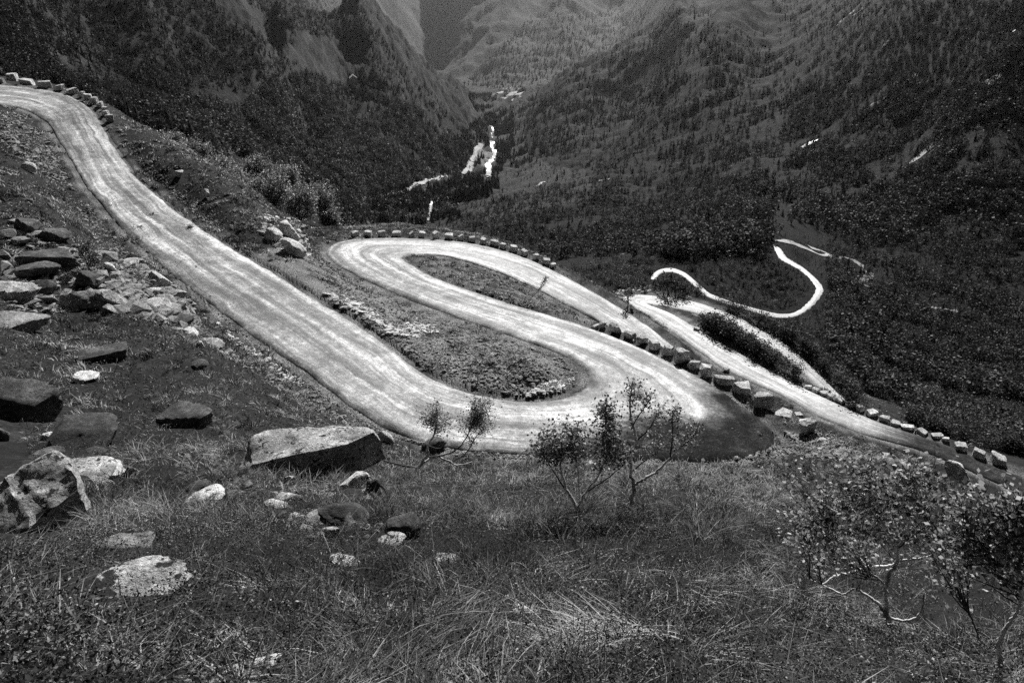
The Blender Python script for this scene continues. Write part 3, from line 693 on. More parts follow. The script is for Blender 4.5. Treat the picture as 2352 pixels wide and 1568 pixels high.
poly_pts([(560,590),(700,660),(800,720),(780,720),(640,640)], 500, .04, .2)
poly_pts([(280,300),(330,360),(420,450),(520,545),(500,540),(400,450),(300,360)], 500, .05, .25)
poly_pts([(230,590),(330,595),(440,700),(470,760),(400,765),(300,715),(180,715),(20,720),(0,600),(40,500),(120,520),(180,570)], 520, .18, .95)
poly_pts([(590,490),(700,520),(712,590),(640,575),(600,545)], 160, .2, .9)
poly_pts([(1560,850),(1700,920),(1790,1000),(1790,1035),(1700,1055),(1500,1060),(1580,1000),(1600,920)], 900, .03, .13, True)
poly_pts([(1500,1040),(1700,1045),(1800,1020),(1830,1040),(1700,1070),(1450,1066)], 500, .04, .25, True)
poly_pts([(260,500),(420,650),(700,890),(900,1000),(1050,1035),(1300,1052),(1300,1060),(1040,1045),(860,990),(600,800),(360,600)], 1500, .03, .16, True)
poly_pts([(560,1100),(720,1090),(900,1130),(880,1250),(700,1240),(600,1190)], 90, .04, .2)
pts = np.array(pts); zz_ = HZ(pts[:, 0], pts[:, 1])
sc = pts[:, 2:3]*RNG.uniform(.7, 1.3, (len(pts), 3))*np.array([[1.1, .8, .9]])
V, Fm = scatter_mesh(TR, ICO[1][1], np.c_[pts[:, :2], zz_+.02], RNG.uniform(0, 6.3, len(pts)), sc*.75, RNG.normal(0, .2, (len(pts), 2)))
nP = len(pts)
tag(link('rubble', mesh_np('rubble', V, Fm, M['rock'])), 'loose grey rubble strewn over the banks beside the gravel road', 'rubble', kind='stuff')

pts = []
poly_pts([(735,672),(790,680),(830,700),(900,745),(985,742),(1010,762),(950,775),(880,765),(870,745),(800,712)], 700, .06, .34)
poly_pts([(600,490),(700,505),(712,590),(650,580)], 130, .15, .6)
poly_pts([(1400,672),(1460,650),(1500,668),(1470,676),(1430,690)], 160, .08, .3)
poly_pts([(500,740),(560,790),(700,880),(690,890),(620,850),(520,780)], 260, .05, .25)
poly_pts([(1250,880),(1320,870),(1300,900),(1180,912)], 160, .06, .3)
pts = np.array(pts)
V, Fm = scatter_mesh(TR, ICO[1][1], np.c_[pts[:, :2], HZ(pts[:, 0], pts[:, 1])+.03], RNG.uniform(0, 6.3, len(pts)), pts[:, 2:3]*RNG.uniform(.6, 1.2, (len(pts), 3))*np.array([[1.2, .9, .8]]), RNG.normal(0, .25, (len(pts), 2)))
tag(link('pale_rubble', mesh_np('pale_rubble', V, Fm, M['pale'])), 'pale broken stone scattered on the island and at the outcrop', 'rubble', kind='stuff')
# ------------------------------------------------------------------ TURF: grass, heather, bilberry, ferns
def turf_points(n, r0, r1, azmax):
    a0_, a1_ = azmax if isinstance(azmax, tuple) else (-azmax, azmax)
    a = RNG.uniform(a0_, a1_, n)*math.pi/180; r = np.exp(RNG.uniform(math.log(r0), math.log(r1), n))
    return r*np.sin(a), r*np.cos(a), r
def keep_turf(x, y, r, edge=.22):
    ok = (sample(ROADD, x, y) > edge)
    ok &= RNG.random(len(x)) > sample(GR, x, y)*.97
    ok &= free_of_rock(x, y) & (free_of_rock(x*(1+.25/np.maximum(r,1.)), y*(1+.25/np.maximum(r,1.))) | (RNG.random(len(x)) < .12))
    return ok
def tall(x, y): return fbm(x/3.1, y/3.1, 3, 101)            # where long grass stands rather than heath
def blades(x, y, r, h, lean, ang, w):
    n = len(x); z = HZ(x, y)-.03
    t = np.array([0, .4, .75, 1.])
    px_ = np.cos(ang)[:, None]*(lean*h)[:, None]*t**2; py_ = np.sin(ang)[:, None]*(lean*h)[:, None]*t**2
    hz = h[:, None]*(t-.30*np.minimum(lean, 1.6)[:, None]*t**2.6)
    wa = ang+RNG.uniform(.6, 2.5, n)
    wx, wy = np.cos(wa)[:, None]*w[:, None]*np.array([1, .9, .6, .12]), np.sin(wa)[:, None]*w[:, None]*np.array([1, .9, .6, .12])
    cx, cy, cz = x[:, None]+px_, y[:, None]+py_, z[:, None]+hz
    V = np.stack([np.stack([cx-wx, cy-wy, cz], -1), np.stack([cx+wx, cy+wy, cz], -1)], 2).reshape(-1, 3)
    b = (np.arange(n)*8)[:, None, None]; q = np.array([[0, 1, 3, 2], [2, 3, 5, 4], [4, 5, 7, 6]])
    return V, (b+q[None]).reshape(-1, 4)
Vs, Fs, off = [], [], 0
def add(V, Fq):
    global off
    Vs.append(V); Fs.append(Fq+off); off += len(V)
for (n, r0, r1, am) in ((40000, 1.15, 6., 50), (115000, 5., 36, 41), (90000, 28, 110, 40), (190000, 34, 100, (-40, 3))):
    # tufts first, then blades round each tuft
    tx, ty, tr = turf_points(n//26, r0, r1, am)
    k = keep_turf(tx, ty, tr); tx, ty, tr = tx[k], ty[k], tr[k]
    tg = tall(tx, ty); k = (tg > -.02+RNG.normal(0, .12, len(tg))); tx, ty, tr, tg = tx[k], ty[k], tr[k], tg[k]
    m = RNG.integers(18, 46, len(tx)); id_ = np.repeat(np.arange(len(tx)), m)
    rad = RNG.uniform(.05, .2, len(tx))*(1+tr/45); a = RNG.uniform(0, 6.283, len(id_)); q = rad[id_]*np.sqrt(RNG.random(len(id_)))
    x = tx[id_]+q*np.cos(a); y = ty[id_]+q*np.sin(a); r = tr[id_]
    wind = 12.*fbm(x/2.6, y/2.6, 3, 111)+.3
    comb = RNG.random(len(tx))[id_]
    ang = np.where(comb > .55, wind+RNG.normal(0, .6, len(x)), a+RNG.normal(0, .4, len(x)))
    h = (RNG.uniform(.10, .26, len(tx))[id_]*RNG.uniform(.6, 1.25, len(x)))*np.interp(r, [1.2, 3, 8, 28, 60], [.55, .7, .95, 1.1, 1.2])*(1+.5*np.clip(tg[id_], 0, 1))
    lean = np.where(comb > .55, RNG.uniform(.5, 1.9, len(x)), RNG.uniform(.2, 1.2, len(x)))
    w = np.maximum(.0016+.0026*RNG.random(len(x))**2, r*.00055)
    k = sample(ROADD, x, y) > .12
    add(*blades(x[k], y[k], r[k], h[k], lean[k], ang[k], w[k]))
    # thin single stalks everywhere
    x, y, r = turf_points(n//3, r0, r1, am); k = keep_turf(x, y, r); x, y, r = x[k], y[k], r[k]
    add(*blades(x, y, r, RNG.uniform(.05, .2, len(x))*np.interp(r, [1.2, 3, 8], [.6, .7, 1.]), RNG.uniform(.2, 1.8, len(x)), RNG.uniform(0, 6.28, len(x)), np.maximum(.001, r*.0004)))
# long flowering stalks close to the viewer
x, y, r = turf_points(700, 1.2, 4.5, 50); k = keep_turf(x, y, r); x, y, r = x[k], y[k], r[k]
add(*blades(x, y, r, RNG.uniform(.15, .33, len(x)), RNG.uniform(.5, 1.7, len(x)), RNG.normal(.3, 1.3, len(x)), np.full(len(x), .001)))
tag(link('grass', toned(mesh_np('grass', np.concatenate(Vs), np.concatenate(Fs), M['grass']), 8, 1.0, -.3)), 'wind-combed dry grass growing in tufts on the hillside', 'grass', kind='stuff')
# dead pale straw patch
n = 900; cpt = ground(1320, 1465); cpt2 = ground(1420, 1450); wch = RNG.random(n) > .65
x = np.where(wch, cpt2[0], cpt[0])+RNG.normal(0, .10, n); y = np.where(wch, cpt2[1], cpt[1])+RNG.normal(0, .06, n); r = np.hypot(x, y)
V, Fq = blades(x, y, r, RNG.uniform(.05, .16, n), RNG.uniform(.5, 2.4, n), RNG.uniform(2.2, 6.2, n), np.full(n, .003))
tag(link('straw', toned(mesh_np('straw', V, Fq, mat_leafy('dead_straw', [(.3, .3), (.6, .62)], .3, 8.)), 8, .7, -.1)), 'bleached dead straw lying in a patch near the viewer', 'straw', kind='stuff')
def leaf_quads(c, size, up=.5, asp=.6):
    """loose leaf-shaped quads at points c"""
    n = len(c); d = RNG.normal(size=(n, 3)); d[:, 2] = d[:, 2]*.5+.1; d /= np.linalg.norm(d, axis=1)[:, None]
    nr = RNG.normal(size=(n, 3)); nr[:, 2] = np.abs(nr[:, 2])+up; 
    sd_ = np.cross(d, nr); sd_ /= np.linalg.norm(sd_, axis=1)[:, None]+1e-9
    a = d*size[:, None]*.5; b = sd_*size[:, None]*.5*asp
    V = np.stack([c-a, c-.1*a+b, c+a, c-.1*a-b], 1).reshape(-1, 3)
    return V, (np.arange(n)*4)[:, None]+np.arange(4)[None]
# heather sprigs
Vs, Fs, off = [], [], 0
for (n, r0, r1, am) in ((15000, 1.15, 5., 50), (26000, 4., 34, 41), (9000, 30, 80, 40)):
    x, y, r = turf_points(n, r0, r1, am); k = keep_turf(x, y, r, .9) & (tall(x, y) < .16+RNG.normal(0, .1, n)); x, y, r = x[k], y[k], r[k]
    hh = RNG.uniform(.08, .22, len(x)); L = 10
    t = RNG.random((len(x), L)); lx = RNG.normal(0, .25, (len(x), 1))*hh[:, None]; ly = RNG.normal(0, .25, (len(x), 1))*hh[:, None]
    j = np.maximum(.008, r*.0011)[:, None]
    c = np.stack([x[:, None]+lx*t+RNG.normal(0, 1, t.shape)*j, y[:, None]+ly*t+RNG.normal(0, 1, t.shape)*j, HZ(x, y)[:, None]+hh[:, None]*t], -1).reshape(-1, 3)
    add(*leaf_quads(c, np.repeat(np.maximum(.012, r*.0021), L)*RNG.uniform(.6, 1.4, len(c)), .2, .5))
tag(link('heather', toned(mesh_np('heather', np.concatenate(Vs), np.concatenate(Fs), M['heath']), 4, 1., -.2)), 'dark low heather covering the slope between the grass tufts', 'heather', kind='stuff')
# bilberry leaves, lit from behind
Vs, Fs, off = [], [], 0
for (n, r0, r1, am) in ((42000, 1.15, 6., 50), (52000, 5, 34, 41)):
    x, y, r = turf_points(n, r0, r1, am); p_ = fbm(x/1.3, y/1.3, 3, 131)
    k = keep_turf(x, y, r, .9) & (p_ > .08+RNG.normal(0, .06, n)); x, y, r = x[k], y[k], r[k]
    c = np.c_[x, y, HZ(x, y)+RNG.uniform(.02, .2, len(x))]
    add(*leaf_quads(c, np.maximum(.013, r*.0022)*RNG.uniform(.5, 1.5, len(c)), .6, .62))
tag(link('bilberry', toned(mesh_np('bilberry', np.concatenate(Vs), np.concatenate(Fs), M['leaf']), 4, 1., -.5)), 'small-leaved bilberry undergrowth mixed into the heather', 'undergrowth', kind='stuff')
# ferns : arching fronds with paired leaflets
def fern_fronds(x, y, z, size, m):
    Vv, Fv, o = [], [], 0
    for k in range(m):
        a = RNG.uniform(0, 6.283); L = size*RNG.uniform(.7, 1.2); dx, dy = math.cos(a), math.sin(a); bend = RNG.uniform(.4, 1.1)
        for t in np.linspace(.12, 1, 15):
            cx, cy, cz = x+dx*L*t*.8, y+dy*L*t*.8, z+L*(t*.8-bend*.55*t*t)
            ll = L*.24*math.sin(math.pi*min(.97, t*.85+.12)); wd_ = L*.022
            for sg in (1, -1):
                ex, ey, ez = cx-dy*sg*ll+dx*ll*.35, cy+dx*sg*ll+dy*ll*.35, cz-ll*.15
                Vv += [(cx-dx*wd_, cy-dy*wd_, cz), (cx+dx*wd_, cy+dy*wd_, cz), (ex, ey, ez)]; Fv.append((o, o+1, o+2)); o += 3
    return np.array(Vv), np.array(Fv)
Vs, Fs, off = [], [], 0
for (u0, v0, u1, v1, n) in ((555,1085,700,1140,10),(380,1060,600,1180,14),(880,1110,960,1160,5),(430,940,620,1060,8),(100,1030,300,1110,5),(620,1040,560,1100,5),(960,1050,1150,1150,6),(1700,1120,2000,1200,5)):
    for _ in range(n):
        g = ground(RNG.uniform(min(u0, u1), max(u0, u1)), RNG.uniform(v0, v1))
        if g is not None and np.hypot(g[0], g[1]) < 26: add(*fern_fronds(g[0], g[1], HZ(g[0], g[1]), RNG.uniform(.2, .34)*(.6+np.hypot(g[0], g[1])/30), RNG.integers(4, 8)))
tag(link('ferns', toned(mesh_np('ferns', np.concatenate(Vs), np.concatenate(Fs), M['bush']), 3, .5, .4)), 'fern fronds growing round the boulders', 'ferns', kind='stuff')
# ------------------------------------------------------------------ BIRCHES
def tube(P, R, sides=6):
    P = np.asarray(P, float); n = len(P); T = np.gradient(P, axis=0); T /= np.linalg.norm(T, axis=1)[:, None]+1e-9
    up = np.array([.31, .87, .38]); B = np.cross(T, up); B /= np.linalg.norm(B, axis=1)[:, None]+1e-9; C = np.cross(T, B)
    a = np.arange(sides)*2*math.pi/sides
    V = P[:, None]+np.asarray(R)[:, None, None]*(np.cos(a)[None, :, None]*B[:, None]+np.sin(a)[None, :, None]*C[:, None])
    idx = np.arange(n*sides).reshape(n, sides); q = np.stack([idx[:-1], np.roll(idx[:-1], -1, 1), np.roll(idx[1:], -1, 1), idx[1:]], -1).reshape(-1, 4)
    return V.reshape(-1, 3), q
class Bag:
    def __init__(s): s.V, s.F, s.o = [], [], 0
    def add(s, V, Fq): s.V.append(V); s.F.append(Fq+s.o); s.o += len(V)
    def mesh(s, name, mat, smooth=False): return mesh_np(name, np.concatenate(s.V), np.concatenate(s.F), mat, smooth)
def birch(label, base, stems, blobs, leaf, per_twig, group='birches on the slope', name='birch_tree', bare=0, seed=0, twig_r=.0035, leafmat='leaf', cat='birch', r_base=None, spread=.8, dark_from=.45):
    rs = np.random.default_rng(seed)
    g = ground(*base) if r_base is None else at_r(base[0], base[1], r_base)
    r0 = float(np.hypot(g[0], g[1])); k = px(g)
    root = bpy.data.objects.new(name, None); COL.objects.link(root); root.location = g; tag(root, label, cat, group)
    tr, tw, lf = Bag(), Bag(), Bag()
    stem_pts = []
    for si, st in enumerate(stems):
        off_r = rs.normal(0, .12)*k*60 if si else 0
        P = np.array([at_r(u, v, r0+off_r*(i/max(1, len(st)-1))) for i, (u, v, w) in enumerate(st)])-g
        Rr = np.array([w*k*.5 for (_, _, w) in st])
        Pc = catmull(P, 5); Rc = np.interp(np.linspace(0, 1, len(Pc)), np.linspace(0, 1, len(Rr)), Rr)
        Pc[1:-1] += rs.normal(0, 1, (len(Pc)-2, 3))*Rc[1:-1, None]*.35
        (tr if st[0][2] >= 5 or si == 0 else tw).add(*tube(Pc, np.maximum(Rc, twig_r*.7), 7)); stem_pts.append(Pc)
    SPt = np.concatenate(stem_pts); lpos = []
    for (u, v, ru, rv, n) in blobs:
        for _ in range(n):
            while True:
                d = rs.uniform(-1, 1, 3)
                if (d**2).sum() < 1 and (pnoise(np.array([(u+d[0]*ru)/22.]), np.array([(v+d[1]*rv)/22.+d[2]*2]), seed)[0] > -.08 or rs.random() < .12): break
            T = at_r(u+d[0]*ru, v+d[1]*rv, r0+d[2]*ru*k*spread)-g
            dist = np.linalg.norm(SPt-T, axis=1)+np.maximum(0, SPt[:, 2]-T[2]+.02)*2.5
            S = SPt[np.argmin(dist*rs.uniform(.85, 1.2, len(dist)))]
            Lh = np.linalg.norm(T-S); mid = (S+T)/2+np.array([0, 0, -.06*Lh])+rs.normal(0, .10*Lh, 3)
            tt = np.linspace(0, 1, 6)[:, None]; C = S*(1-tt)**2+2*mid*tt*(1-tt)+T*tt**2
            tw.add(*tube(C, np.linspace(twig_r*min(1.9, 1+Lh*.5/(k*60)), twig_r*.4, 6), 4))
            for _b in range(3):
                i0 = rs.integers(2, 5); e = C[i0]+rs.normal(0, 1, 3)*Lh*.16+(T-S)*.22; C2 = C[i0]*(1-tt)+e*tt; tw.add(*tube(C2, np.linspace(twig_r*.6, twig_r*.35, 6), 3))
                if rs.random() > bare: lpos.append(C2[rs.integers(1, 6, per_twig)]+rs.normal(0, leaf*1.3, (per_twig, 3)))
            if rs.random() > bare:
                q = C[rs.integers(2, 6, per_twig)]; lpos.append(q+rs.normal(0, leaf*1.4, (per_twig, 3)))
    if tr.V: link('trunk', tr.mesh('trunk', M['bark'], True), root)
    if tw.V: link('branches', tw.mesh('branches', M['twig'], True), root)
    if lpos:
        c = np.concatenate(lpos); lf.add(*leaf_quads(c, leaf*rs.uniform(.6, 1.25, len(c)), .35, .75)); link('crown', toned(lf.mesh('crown', M[leafmat]), 4, .8, -.2), root)
    return root
birch('small leaning birch with a crooked trunk and two leafy tufts beside the great slab', (947,1090), 
      [[(947,1090,9),(965,1068,8),(978,1050,7),(984,1020,5),(996,1000,4),(1005,960,2)],[(965,1066,5),(1000,1050,5),(1030,1058,4),(1050,1068,3),(1085,1060,2)],[(985,1050,4),(1035,1040,3.5),(1065,1015,3),(1085,975,2)],[(1040,1060,3),(1070,1040,2.5),(1095,1000,2)],[(960,1074,4),(925,1068,4),(880,1057,3)],[(984,1024,3),(1010,1030,3),(1025,1016,2)]],
      [(1003,945,22,34,26),(985,970,22,26,18),(1015,985,20,22,12),(972,955,14,20,8),(1110,935,28,34,40),(1085,965,34,26,34),(1125,965,24,26,24),(1050,970,30,20,20),(1095,915,16,16,12),(1085,1010,25,18,10)], .042, 6, seed=1, leafmat='brightleaf', spread=1.1, twig_r=.003)
birch('bushy many-stemmed birch, full of small leaves, between two thinner birches', (1327,1190),
      [[(1327,1190,9),(1322,1160,8),(1300,1120,6),(1288,1070,5),(1285,1010,3)],[(1325,1170,6),(1345,1130,5),(1375,1090,4),(1395,1030,3),(1392,960,2)],[(1330,1165,5),(1330,1110,4),(1325,1050,3),(1330,990,2)],[(1300,1125,4),(1270,1080,3),(1245,1040,2)],[(1345,1130,4),(1385,1105,3),(1430,1070,2)]],
      [(1290,1010,55,48,60),(1265,1035,50,30,26),(1395,985,50,62,40),(1350,1040,75,36,44),(1410,1030,40,40,34),(1250,1030,30,25,16),(1390,930,16,22,10)], .034, 5, seed=2, leafmat='brightleaf', twig_r=.0026, spread=1.)
birch('slender birch with a white trunk and mostly bare branching top', (1438,1178),
      [[(1438,1180,11),(1450,1145,11),(1456,1115,9),(1450,1080,7),(1452,1040,6),(1462,1010,6),(1450,965,5),(1447,920,4),(1455,870,2)],[(1456,1112,7),(1480,1100,6),(1510,1080,5),(1540,1050,4),(1565,1025,3)],[(1462,1012,4),(1490,985,3),(1510,950,2)],[(1540,1050,3.5),(1545,1000,3),(1545,950,2)],[(1450,985,3),(1470,950,2.6),(1495,915,2)],[(1565,1025,2.6),(1590,1005,2.4),(1605,985,2)],[(1455,1080,3),(1490,1050,2.4),(1510,1040,2)]],
      [(1455,890,28,24,28),(1480,915,30,24,22),(1510,965,30,30,24),(1545,945,30,30,26),(1585,980,35,30,28),(1560,1010,35,25,22),(1500,1010,40,25,18),(1455,950,25,30,14),(1470,1030,30,20,10)], .03, 3, bare=.25, seed=3, twig_r=.0026, leafmat='brightleaf')
birch('large birch with a forked white trunk and a broad dark crown in the lower corner', (2050,1475),
      [[(2050,1480,16),(2045,1445,14),(2038,1410,13),(2035,1370,9),(2034,1345,9),(2050,1310,8),(2062,1285,8),(2060,1250,6),(2040,1220,6),(2015,1180,5),(2000,1130,4),(1995,1080,2)],[(2040,1412,9),(2015,1385,8),(1985,1362,6),(1960,1352,5),(1940,1365,5),(1905,1350,3.5),(1860,1330,2.5)],[(2042,1420,7),(2075,1425,6),(2105,1418,6),(2118,1395,5),(2122,1365,3)],[(2030,1340,5),(2010,1322,4),(1990,1330,3)],[(2055,1290,5),(2090,1285,5),(2140,1275,4),(2180,1260,3)],[(2040,1220,4),(2000,1215,3.5),(1950,1220,3),(1900,1200,2)],[(2060,1260,4),(2110,1220,3.5),(2170,1180,3)],[(2018,1180,4),(2060,1140,3),(2090,1090,2)]],
      [(1900,1180,130,70,44),(1880,1100,120,45,36),(2000,1120,130,70,56),(2120,1170,120,80,64),(2100,1080,100,45,36),(2210,1200,110,80,54),(1960,1245,110,40,24),(1840,1260,70,45,10)], .034, 4, seed=4, twig_r=.0024, spread=1.1, leafmat='brightleaf')
birch('birch whose pale trunk lies almost flat before rising, next to the large forked birch', (1883,1362),
      [[(1880,1364,9),(1895,1345,10),(1915,1327,11),(1945,1318,10),(1975,1312,9),(2000,1300,8),(2040,1300,7),(2065,1290,6)],[(1925,1325,5),(1910,1300,4),(1900,1270,3),(1880,1240,2)],[(1905,1298,3),(1880,1285,2.5),(1850,1240,2)]],
      [(1880,1210,60,50,34),(1820,1200,50,50,20),(1930,1250,50,40,22)], .027, 3, seed=5, twig_r=.0028, bare=.2)
birch('birch cut by the right edge with a mottled white stem and dense crown', (2290,1566),
      [[(2285,1600,20),(2292,1560,16),(2300,1520,11),(2292,1480,10),(2310,1440,8),(2332,1410,6),(2345,1370,5),(2330,1300,4),(2300,1230,3)],[(2300,1300,4),(2260,1250,3),(2220,1210,2)],[(2330,1310,4),(2352,1260,3),(2360,1200,2)],[(2220,1400,3),(2235,1430,4),(2250,1470,3)]],
      [(2260,1200,110,80,70),(2330,1250,80,110,60),(2300,1150,90,50,40),(2200,1260,80,70,36)], .026, 4, seed=6, twig_r=.0024, spread=1.1, leafmat='brightleaf')
birch('little leafy sapling above the scree at the road ditch', (205,622), [[(205,622,3),(203,590,2.5),(206,560,2)],[(204,612,2),(190,585,2)],[(204,612,2),(222,585,2)]], [(203,580,28,28,42),(190,560,20,16,14),(222,592,16,16,12)], .10, 4, seed=7, twig_r=.012, leafmat='bush')
birch('tiny bent birch sticking up at the verge between the two legs of the bend', (1215,688), [[(1213,689,3.5),(1222,682,3),(1232,672,2.5),(1248,655,2)],[(1235,670,2),(1252,640,1.5)]], [(1250,645,9,14,10),(1258,632,6,9,6)], .10, 2, seed=8, twig_r=.016, leafmat='bush')
birch('small dark sapling at the end of the second hairpin', (1442,703), [[(1442,703,3),(1443,685,2.5),(1441,668,2)]], [(1443,680,11,18,22)], .14, 3, seed=9, twig_r=.02, leafmat='farleaf')
TH = [(545,415,46,42,82),(620,425,52,46,78),(590,380,38,30,88),(690,455,44,42,80),(735,450,40,38,86),(655,400,40,30,92),(505,378,34,26,96),(445,338,45,24,110),(390,318,40,20,118),(760,500,26,24,84)]
names = ['leafy thicket birch nearest the upper leg','broad bright thicket birch beside the road shoulder','thicket birch rising highest behind the road shoulder','dark round thicket birch above the white outcrop','thicket birch right behind the white outcrop facing the valley','thicket birch wedged between taller neighbours behind the shoulder','low thicket birch on the crest of the grassy shoulder','pale feathery thicket at the shoulder crest','wispy thicket at the upper end of the shoulder crest','small thicket birch above the far hairpin entrance']
for i, ((u, v, ru, rv, r), nm) in enumerate(zip(TH, names)):
    zb = v+rv*1.25
    birch(nm, (u, zb), [[(u, zb+10, 5),(u-3, v+rv*.4, 4),(u+2, v, 2)],[(u, zb, 4),(u+ru*.4, v+rv*.2, 2)],[(u, zb, 4),(u-ru*.45, v+rv*.1, 2)]], [(u, v, ru, rv, 130),(u-ru*.4, v+rv*.5, ru*.7, rv*.6, 50),(u+ru*.4, v+rv*.55, ru*.7, rv*.6, 50)], .2, 6, group='thicket behind the road shoulder', seed=20+i, twig_r=.018, leafmat='brightleaf', r_base=r)
# ------------------------------------------------------------------ FORESTS
def conifer_template(seed, tiers=8):
    rs = np.random.default_rng(seed); V, Fc = [], []
    for k in range(tiers):
        t = k/(tiers-1); zc = .1+.86*t; rad = (.22*(1-t)**.8+.015)*rs.uniform(.8, 1.15); n = 7 if t < .7 else 5; a0 = rs.uniform(0, 6)
        for j in range(n):
            a = a0+j*2*math.pi/n+rs.normal(0, .15); r_ = rad*rs.uniform(.7, 1.25); da = .55*math.pi/n*1.6
            V += [(0, 0, zc+.13), (r_*math.cos(a-da)*.8, r_*math.sin(a-da)*.8, zc-.02), (r_*1.15*math.cos(a), r_*1.15*math.sin(a), zc-.07), (r_*math.cos(a+da)*.8, r_*math.sin(a+da)*.8, zc-.02)]
            o = len(V)-4; Fc.append((o, o+1, o+2, o+3))
    for j in range(3):
        a = j*2.1; V += [(0, 0, 1.04), (.02*math.cos(a), .02*math.sin(a), 0), (.02*math.cos(a+1), .02*math.sin(a+1), 0), (0, 0, 1.04)]; o = len(V)-4; Fc.append((o, o+1, o+2, o+3))
    return np.array(V), np.array(Fc)
def broad_template(seed, n, leaf, wide=.36):
    rs = np.random.default_rng(seed); cl = rs.normal(0, 1, (9, 3))*np.array([wide*.34, wide*.34, .15])+np.array([0, 0, .6]); cl[:, 2] = np.clip(cl[:, 2], .25, .9)
    c = cl[rs.integers(0, 9, n)]+rs.normal(0, 1, (n, 3))*np.array([wide*.30, wide*.30, .14])
    global RNG
    keep = RNG; RNG = rs; V, Fc = leaf_quads(c, leaf*rs.uniform(.6, 1.4, n), .4, .8); RNG = keep
    tv, tf = [], []
    for j in range(9):
        b = cl[j]; o = len(V)+len(tv); w = .012
        tv += [(-w, 0, -.05), (w, 0, -.05), (b[0]+w*.4, b[1], b[2]), (b[0]-w*.4, b[1], b[2])]; tf.append((o, o+1, o+2, o+3))
    return np.r_[V, np.array(tv)], np.r_[Fc, np.array(tf)]
CT = [conifer_template(i) for i in range(6)]; BT = [broad_template(50+i, 95, .115) for i in range(6)]; ST = [broad_template(80+i, 300, .085, .5) for i in range(5)]
CTV, BTV, STV = (np.array([t[0] for t in q]) for q in (CT, BT, ST))
CTF, BTF, STF = CT[0][1], BT[0][1], ST[0][1]
# polygon on the sheet, count, share of conifers, height range, phrase
ZON = [
 ([(330,262),(470,240),(560,250),(620,190),(700,170),(790,200),(860,215),(960,250),(1040,310),(1110,400),(1060,415),(960,440),(1060,500),(880,520),(790,530),(760,440),(560,340),(470,380)], 7500, .4, 9, 15, 'on the wooded valley side facing the road'),
 ([(780,470),(960,445),(1060,410),(1140,400),(1150,440),(1060,470),(990,515),(800,530)], 1400, .9, 11, 17, 'on the valley bottom below the far hairpin'),
 ([(1040,330),(1100,270),(1180,240),(1180,330),(1150,400),(1060,400)], 1200, .9, 12, 17, 'beside the river in the valley'),
 ([(1000,525),(1130,450),(1250,432),(1400,418),(1560,385),(1700,425),(1790,500),(1745,590),(1500,590),(1300,600),(1150,565)], 4200, .12, 3.5, 6.5, 'on the dark knoll beyond the far hairpin'),
 ([(1130,405),(1330,345),(1500,240),(1650,60),(1900,150),(2352,250),(2352,560),(2000,560),(1790,490),(1560,385),(1400,412)], 6500, .15, 4, 8, 'on the steep slope across the valley'),
 ([(1195,225),(1380,140),(1540,20),(1640,40),(1500,235),(1330,340),(1160,390),(1170,280)], 2200, .6, 9, 15, 'on the far ridge side'),
 ([(1900,530),(2352,560),(2352,1000),(2120,950),(1960,860),(1915,700),(1935,620)], 2600, .08, 2.2, 4.2, 'on the scrubby slope beyond the bright loop'),
 ([(0,70),(330,170),(520,240),(470,380),(300,290),(150,215),(0,175)], 1700, .3, 6, 10, 'on the dark slope above the upper bend'),
 ([(1590,735),(1650,752),(1720,800),(1800,850),(1890,905),(1840,878),(1760,838),(1690,792),(1640,768)], 230, 0, 1.1, 2.3, 'in the strip between the two lower legs'),
 ([(1640,690),(1700,735),(1790,790),(1900,890),(1990,960),(1960,900),(1850,800),(1780,745),(1700,712)], 200, 0, 1., 2., 'on the bank outside the lower hairpin leg'),
 ([(1290,620),(1500,600),(1500,640),(1430,668),(1620,685),(1600,672),(1540,640),(1640,680),(1400,668)], 240, .1, 1.4, 3., 'around the start of the bright loop'),
 ([(1560,600),(1760,590),(1850,680),(1800,712),(1700,700),(1640,660)], 160, .1, 1., 2.6, 'inside the bright loop'),
 ([(2030,1000),(2352,1120),(2352,1060),(2200,1010),(2100,980)], 110, 0, 1., 2.2, 'below the lower guard stones'),
 ([(540,330),(640,260),(700,400),(760,440),(600,400)], 500, .5, 8, 12, 'on the slope behind the thicket'),
 ([(560,0),(820,0),(860,60),(900,110),(820,90),(700,80),(620,40)], 900, .4, 6, 10, 'on top of the bluff'),
 ([(1060,195),(1230,30),(1500,20),(1420,115),(1200,213)], 1300, .9, 15, 24, 'on the hazy mountain behind the village'),
 ([(1040,225),(1210,205),(1190,225),(1080,262)], 350, .9, 12, 18, 'near the village'),
 ([(1300,600),(1780,550),(1960,540),(2352,600),(2352,1100),(2000,950),(1890,870),(1700,720),(1640,690),(1400,655)], 5500, 0, .7, 1.7, 'in the low scrub around the bright loop'),
 ([(1900,540),(1960,700),(1990,860),(2120,940),(2352,1000),(2352,1060),(2060,960),(1950,880),(1900,800),(1895,700)], 700, .05, 1.6, 3.2, 'on the bank right of the bright loop'),
 ([(2100,900),(2352,960),(2352,1090),(2250,1040),(2150,1005),(2080,975)], 600, 0, 1.2, 2.4, 'at the right end below the lower guard stones'),
 ([(1750,0),(2352,0),(2352,260),(1900,160)], 3000, .1, 3, 5.5, 'high on the dark slope at the upper corner'),
 ([(0,0),(480,0),(620,100),(690,150),(560,220),(330,180),(0,80)], 1800, .3, 6, 10, 'high on the shadowed mountain at the top corner'),
 ([(880,100),(960,180),(1010,230),(1060,300),(960,240),(860,205),(800,190)], 350, .5, 6, 10, 'on the ledges of the bare bluff'),
]
